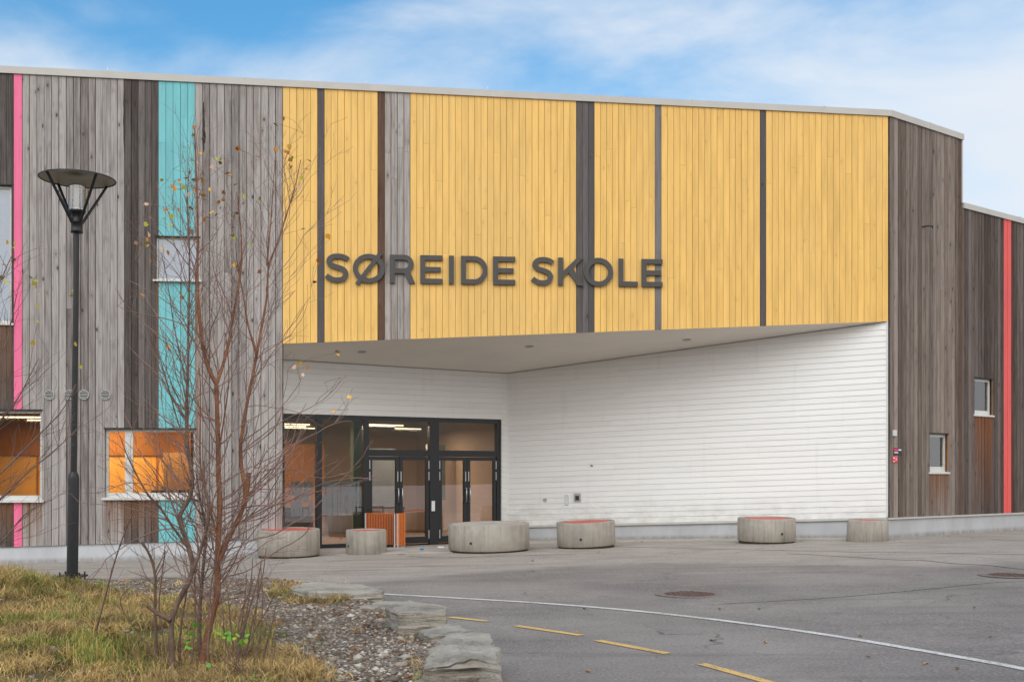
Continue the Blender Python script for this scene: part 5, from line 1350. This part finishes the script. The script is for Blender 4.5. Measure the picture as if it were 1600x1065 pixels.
# --- second tree: brown crooked trunk left of it
b1 = BPt(268, 1030)
birch2 = empty('birch_tree', (b1.x, YT-.25, zb_(b1.x, YT-.25)), 'crooked brown stemmed birch with peeling bark and a sawn stub, left of the reddish birch', 'tree', 'young bare birches in the planting bed')
T = Tubes(); TW = Tubes(); tips2 = []; Y2 = YT-.2; PX = Y2/F
l1, q1 = stem(T, S3([(272, 1070), (268, 1030), (268, 995), (266, 966), (278, 940), (292, 914), (304, 893), (301, 872), (292, 850), (288, 830), (279, 815), (276, 800), (288, 795), (298, 778), (303, 750), (296, 720), (292, 690), (291, 650), (294, 575), (294, 515), (296, 455), (296, 370), (291, 320), (296, 262)], Y2, Y2+.15), 5.0*PX, .6*PX, 64, 10)
stem(T, S3([(266, 968), (250, 960), (238, 952), (230, 946)], Y2, Y2-.05), 4.6*PX, 2.8*PX, 10, 8)
l2, q2 = stem(T, S3([(316, 1070), (314, 1030), (311, 985), (313, 930), (317, 890), (321, 850), (322, 820), (312, 780), (307, 740)], Y2+.3, Y2+.4), 4.2*PX, 1.4*PX, 26, 9)
l3, q3 = stem(T, S3([(302, 890), (310, 868), (318, 845), (325, 815), (327, 790), (320, 760), (318, 720)], Y2, Y2-.1), 3.2*PX, 1*PX, 20, 8)
l4, q4 = stem(T, S3([(290, 850), (275, 830), (258, 805), (250, 790), (232, 775), (215, 745), (200, 715), (187, 680)], Y2, Y2-.3), 2.4*PX, .7*PX, 22, 6)
l5, q5 = stem(T, S3([(292, 700), (275, 650), (262, 600), (250, 560), (236, 520)], Y2, Y2), 1.4*PX, .6*PX, 18, 5)
l6, q6 = stem(T, S3([(296, 620), (282, 560), (270, 500), (262, 440), (252, 395)], Y2, Y2+.1), 1.3*PX, .6*PX, 18, 5)
for (pp, r0_) in (([(283, 1060), (280, 1010), (285, 960), (291, 930), (296, 900)], 2.6), ([(300, 1062), (300, 1010), (306, 960), (303, 900), (311, 860), (306, 820)], 2.2), ([(260, 1058), (256, 1015), (254, 985), (247, 950), (252, 905), (258, 860)], 1.8), ([(326, 1060), (324, 1010), (330, 960), (328, 920), (337, 880)], 2.4)):
    la, qa = stem(T, S3(pp, Y2+rg.uniform(-.2, .3)), r0_*PX, .8*PX, 18, 7); shoots(la, qa, TW, tips2, rg, 3, .3, .6, .4, .95, 2, 4)
T.build('trunk', M['bark_brown'], birch2)
shoots(l1, q1, TW, tips2, rg, 32, .4, 1.1, .45, .97, 2, 4.6, spread=(.35, .8), upc=.7)
shoots(l1, q1, TW, tips2, rg, 12, .7, 1.2, .30, .65, 3, 3.6, side=-1, spread=(.7, 1.1), upc=.4)
shoots(l2, q2, TW, tips2, rg, 8, .4, .8, .3, .95, 2, 4.2, upc=.3); shoots(l3, q3, TW, tips2, rg, 8, .4, .9, .2, .95, 2, 4.2, upc=.4)
shoots(l4, q4, TW, tips2, rg, 12, .4, .8, .2, .95, 2, 4.4, upc=.2); shoots(l5, q5, TW, tips2, rg, 9, .3, .6, .1, .95, 2, 4.5); shoots(l6, q6, TW, tips2, rg, 9, .3, .6, .1, .95, 2, 4.5)
shoots(l1, q1, TW, tips2, rg, 12, .5, 1.0, .18, .5, 3, 4.4, spread=(.5, 1.1), upc=.9)
shoots(l2, q2, TW, tips2, rg, 8, .4, .8, .25, .8, 3, 4.4, spread=(.4, 1.0), upc=.9)
TW.build('crown', M['twig'], birch2)
# --- thin cut sapling
Y3 = BPt(245, 1030).y; PX = Y3/F; b2 = BPt(245, 1025)
sap = empty('sapling', (b2.x, Y3, zb_(b2.x, Y3)), 'thin leaning sapling with a cut top, left of the crooked birch', 'tree', 'young bare birches in the planting bed')
T = Tubes(); TW = Tubes(); t3 = []
l, q = stem(T, S3([(247, 1055), (244, 1010), (242, 950), (243, 905), (240, 880), (232, 862), (222, 846)], Y3), 3.4*PX, 1.9*PX, 24, 8)
l_b, q_b = stem(T, S3([(246, 1030), (225, 1000), (196, 962), (184, 935), (205, 915), (235, 905)], Y3-.3), 1.1*PX, .6*PX, 22, 5)
l_c, q_c = stem(T, S3([(150, 985), (165, 930), (178, 880), (192, 838), (208, 800), (214, 785)], Y3+.1), 1.6*PX, 1*PX, 20, 6)
T.build('trunk', M['bark_brown'], sap)
shoots(l, q, TW, t3, rg, 10, .3, .7, .5, .98, 2, 4.5, upc=.3); shoots(l_c, q_c, TW, t3, rg, 8, .3, .6, .3, .95, 2, 4); TW.build('crown', M['twig'], sap)
# --- shoots at the right of the birch
Y4 = BPt(380, 1040).y; PX = Y4/F; b3 = BPt(380, 1030)
bush = empty('shrub', (b3.x, Y4, zb_(b3.x, Y4)), 'low bare shrub of upright thin stems right of the reddish birch', 'shrub')
T = Tubes(); TW = Tubes(); t4 = []
for (x0, y0, x1, y1, x2, y2) in ((371, 1040, 374, 960, 398, 900), (372, 1035, 390, 950, 410, 870), (370, 1035, 385, 960, 395, 872), (373, 1040, 360, 980, 352, 900), (366, 1045, 350, 990, 344, 925), (375, 1040, 400, 980, 428, 930),
                                 (404, 1060, 410, 960, 407, 880), (407, 1065, 418, 1000, 431, 945), (402, 1065, 395, 990, 404, 905), (408, 1070, 425, 1040, 430, 985), (372, 1040, 378, 970, 385, 895), (380, 1050, 404, 930, 416, 855)):
    l, q = stem(T, S3([(x0, y0), ((x0+x1)/2-2, (y0+y1)/2), (x1, y1), ((x1+x2)/2+2, (y1+y2)/2), (x2, y2)], Y4+rg.uniform(-.2, .3)), rg.uniform(1.2, 2.1)*PX, .7*PX, 16, 6)
    shoots(l, q, TW, t4, rg, 4, .2, .5, .3, .95, 1, 4, upc=.8)
T.build('stems', M['bark_brown'], bush); TW.build('crown', M['twig'], bush)
# low long twigs reaching right over the path
for (pp) in ([(345, 850), (380, 810), (420, 780), (470, 760), (520, 745)], [(350, 890), (400, 860), (450, 830), (500, 790), (540, 740)], [(345, 800), (390, 760), (440, 720), (480, 680), (520, 650)], [(345, 905), (400, 890), (450, 860), (490, 850)]):
    pass
# --- tree outside the left edge whose branches reach in
Y5 = 6.2*KY; PX = Y5/F
tl = empty('birch_tree', ((-130-800)/F*Y5, Y5, zb_((-130-800)/F*Y5, Y5)), 'dark twiggy birch at the left edge, only its branches reaching into view', 'tree', 'young bare birches in the planting bed')
T = Tubes(); TW = Tubes(); t5 = []
l, q = stem(T, S3([(-130, 1080), (-125, 950), (-120, 800), (-110, 650), (-100, 500), (-90, 400), (-80, 300)], Y5), 12*PX, 1.5*PX, 40, 9)
for pp in ([(-122, 900), (-60, 830), (-10, 790), (40, 740), (90, 700), (130, 660)], [(-120, 850), (-60, 790), (0, 740), (50, 690), (100, 640), (118, 600)], [(-118, 800), (-60, 720), (-10, 670), (30, 620), (60, 560)], [(-115, 740), (-60, 660), (-20, 600), (10, 540), (26, 460)],
           [(-110, 650), (-60, 560), (-20, 500), (0, 440), (18, 400)], [(-122, 930), (-50, 880), (0, 850), (40, 800), (80, 780)]):
    a, b_ = stem(T, S3(pp, Y5, Y5+rg.uniform(-.3, .5)), 2.2*PX, .7*PX, 26, 6)
    shoots(a, b_, TW, t5, rg, 14, .25, .75, .25, .97, 2, 4.6, spread=(.3, .8), upc=.5)
shoots(l, q, TW, t5, rg, 16, .4, 1.0, .45, .99, 2, 4, side=-1, spread=(.3, .8), upc=.7)
T.build('trunk', M['twig_dark'], tl); TW.build('crown', M['twig_dark'], tl)
tp = np.array(t5)
LV5 = [(12, 375), (25, 381), (24, 387), (7, 412), (20, 405), (3, 430), (45, 433), (50, 440), (55, 437), (62, 459), (62, 478), (61, 501), (1, 425), (5, 437), (17, 525), (55, 534), (115, 453), (110, 460), (126, 570), (115, 537)]
leaf_mesh('leaves', [Tp(x, y, Y5+rg.uniform(-.2, .4)) for x, y in LV5], tl, 'last yellow leaves', rg, (.026, .042), [(.50, .33, .03), (.42, .36, .05), (.35, .17, .04)])
# --- green weed leaves at the foot of the shrub
wd_ = empty('bramble', tuple(Tp(372, 1030, (6.35*KY))), 'small bramble with bright green leaves at the foot of the shrub', 'plant')
places = [Tp(x+rg.uniform(-3, 3), y+rg.uniform(-3, 3), (6.35*KY)+rg.uniform(-.08, .08)) for x, y in ((352, 990), (360, 985), (368, 992), (376, 1000), (383, 995), (372, 1003), (358, 1000), (346, 995), (365, 997), (380, 1004), (332, 1040), (346, 1042), (354, 1055), (300, 975), (304, 990), (290, 1002), (294, 1010))]
T = Tubes()
for p in places: T.add(resample([Tp(365+rg.uniform(-20, 20), 1050, (6.35*KY)), p+np.array([0, 0, -.08]), p], 8), np.linspace(.003, .0015, 8), 4)
T.build('stems', M['bark_brown'], wd_)
leaf_mesh('leaves', places+[p+rg.normal(0, .018, 3) for p in places], wd_, None, rg, (.030, .048), [(.13, .36, .045), (.18, .40, .05), (.26, .36, .04)])

# ------------------------------------------------------------------ fallen leaves on the asphalt, each a thing
def leaf_thing(px, py, lab, c, size=.05, i=0):
    p = P(px, py); rr = random.Random(int(px*7+py)); a = rr.uniform(0, 6.28); mb = MB(); mat = M['fallen%d' % c]
    out_ = [(0, 0), (.25, .38), (.55, .42), (.85, .2), (1.1, 0), (.85, -.2), (.55, -.42), (.25, -.38)]
    pts = [(size*(x*math.cos(a)-y*math.sin(a)), size*(x*math.sin(a)+y*math.cos(a)), .008+abs(y)*size*.7+.004*rr.random()) for x, y in out_]
    mb.face(pts); mb.face([(x, y, z-.002) for x, y, z in pts][::-1]); o = mb.build('fallen_leaf', mat); o.location = (p.x, p.y, g(p.x, p.y)); tag(o, lab, 'fallen leaf', 'leaves lying on the asphalt')
M['fallen0'] = plain('fallen_leaf_brown', (.17, .075, .03), .7); M['fallen1'] = plain('fallen_leaf_tan', (.42, .24, .10), .7)
for i, (x, y, c, lab) in enumerate([(915, 952, 0, 'brown leaf just past the white line nearest the building side'), (1125, 952, 0, 'brown leaf beyond the white line below the manhole cover'), (1185, 952, 0, 'small dark leaf right of the manhole cover'), (1198, 1005, 1, 'tan leaf between the white line and the yellow dashes'),
        (915, 1050, 1, 'tan leaf at the bottom edge left of the last yellow dash'), (1108, 1002, 0, 'dark leaf right of the third yellow dash'), (1450, 1038, 1, 'tan leaf below the white line at the bottom right'), (1495, 1046, 0, 'brown leaf near the bottom right corner'), (1355, 1027, 0, 'brown leaf under the white line'),
        (1523, 950, 0, 'dark leaf in the open asphalt at the right'), (1548, 996, 0, 'brown leaf above the white line at the right'), (834, 877, 0, 'small brown leaf before the widest concrete ring'), (1005, 846.5, 0, 'small leaf on the edging by the white wall'), (902, 988, 1, 'leaf beside the second yellow dash'),
        (1348, 995, 1, 'small pale leaf touching the white line')]): leaf_thing(x, y, lab, c, .045)
def litter():
    vs, fs, cs = [], [], []; n = 0; rl = np.random.default_rng(3)
    def bit(x, y, sz, c):
        nonlocal n
        a = rl.uniform(0, 6.28); z = g(x, y)+.006; l_, w_ = sz*rl.uniform(.7, 1.4), sz*rl.uniform(.3, .8); ca, sa = math.cos(a), math.sin(a)
        for (u, v, h) in ((-l_, 0, 0), (0, -w_, sz*.4), (l_, 0, sz*rl.uniform(0, .6)), (0, w_, 0)): vs.append((x+u*ca-v*sa, y+u*sa+v*ca, z+h)); cs.append((c[0], c[1], c[2], 1))
        fs.append((n, n+1, n+2, n+3)); n += 4
    pal = [(.20, .12, .07), (.33, .22, .13), (.10, .08, .06), (.42, .38, .33), (.13, .11, .05)]
    for _ in range(260):                       # along the edge stones
        q = rl.uniform(0, 1); px, py = (600+190*q+rl.exponential(22), 925+150*q**.9+rl.normal(0, 6)); p = P(px, max(905, py)); bit(p.x, p.y, rl.uniform(.004, .016), pal[int(rl.integers(5))])
    for _ in range(200):                       # blown against the walls
        a = rl.uniform(.3, LRET-.3); o_ = .03+rl.exponential(.25); p = RET.pt(a, 0, o_+.1); bit(p[0], p[1], rl.uniform(.008, .022), pal[int(rl.integers(5))])
    for _ in range(160):
        a = rl.uniform(.1, 6); o_ = .15+rl.exponential(.3); p = WING.pt(a, 0, o_); bit(p[0], p[1], rl.uniform(.008, .022), pal[int(rl.integers(5))])
    for _ in range(420):
        y = rl.uniform(7, 24); x = rl.uniform(-.1*y, .48*y); bit(x, y, rl.uniform(.004, .014), pal[int(rl.integers(5))])
    o = big_mesh('leaf_litter', vs, fs, cs, M['leaf']); tag(o, 'grit and leaf crumbs scattered on the asphalt', kind='stuff')
litter()
p = P(659, 858, .03); mb = MB(); mb.lathe([(.035, 0), (.05, .02), (.03, .045), (.004, .05)], n=7, smooth=False); o = mb.build('crumpled_wrapper', M['blue_litter']); o.location = (p.x, p.y, p.z-.005); tag(o, 'small blue crumpled wrapper on the concrete before the doors', 'litter')
p = P(689, 855, .03); mb = MB(); mb.box(-.07, .07, -.03, .03, 0, .03); o = mb.build('paper_scrap', M['signwhite']); o.location = (p.x, p.y, p.z-.003); tag(o, 'small white paper scrap on the threshold below the doors', 'litter')
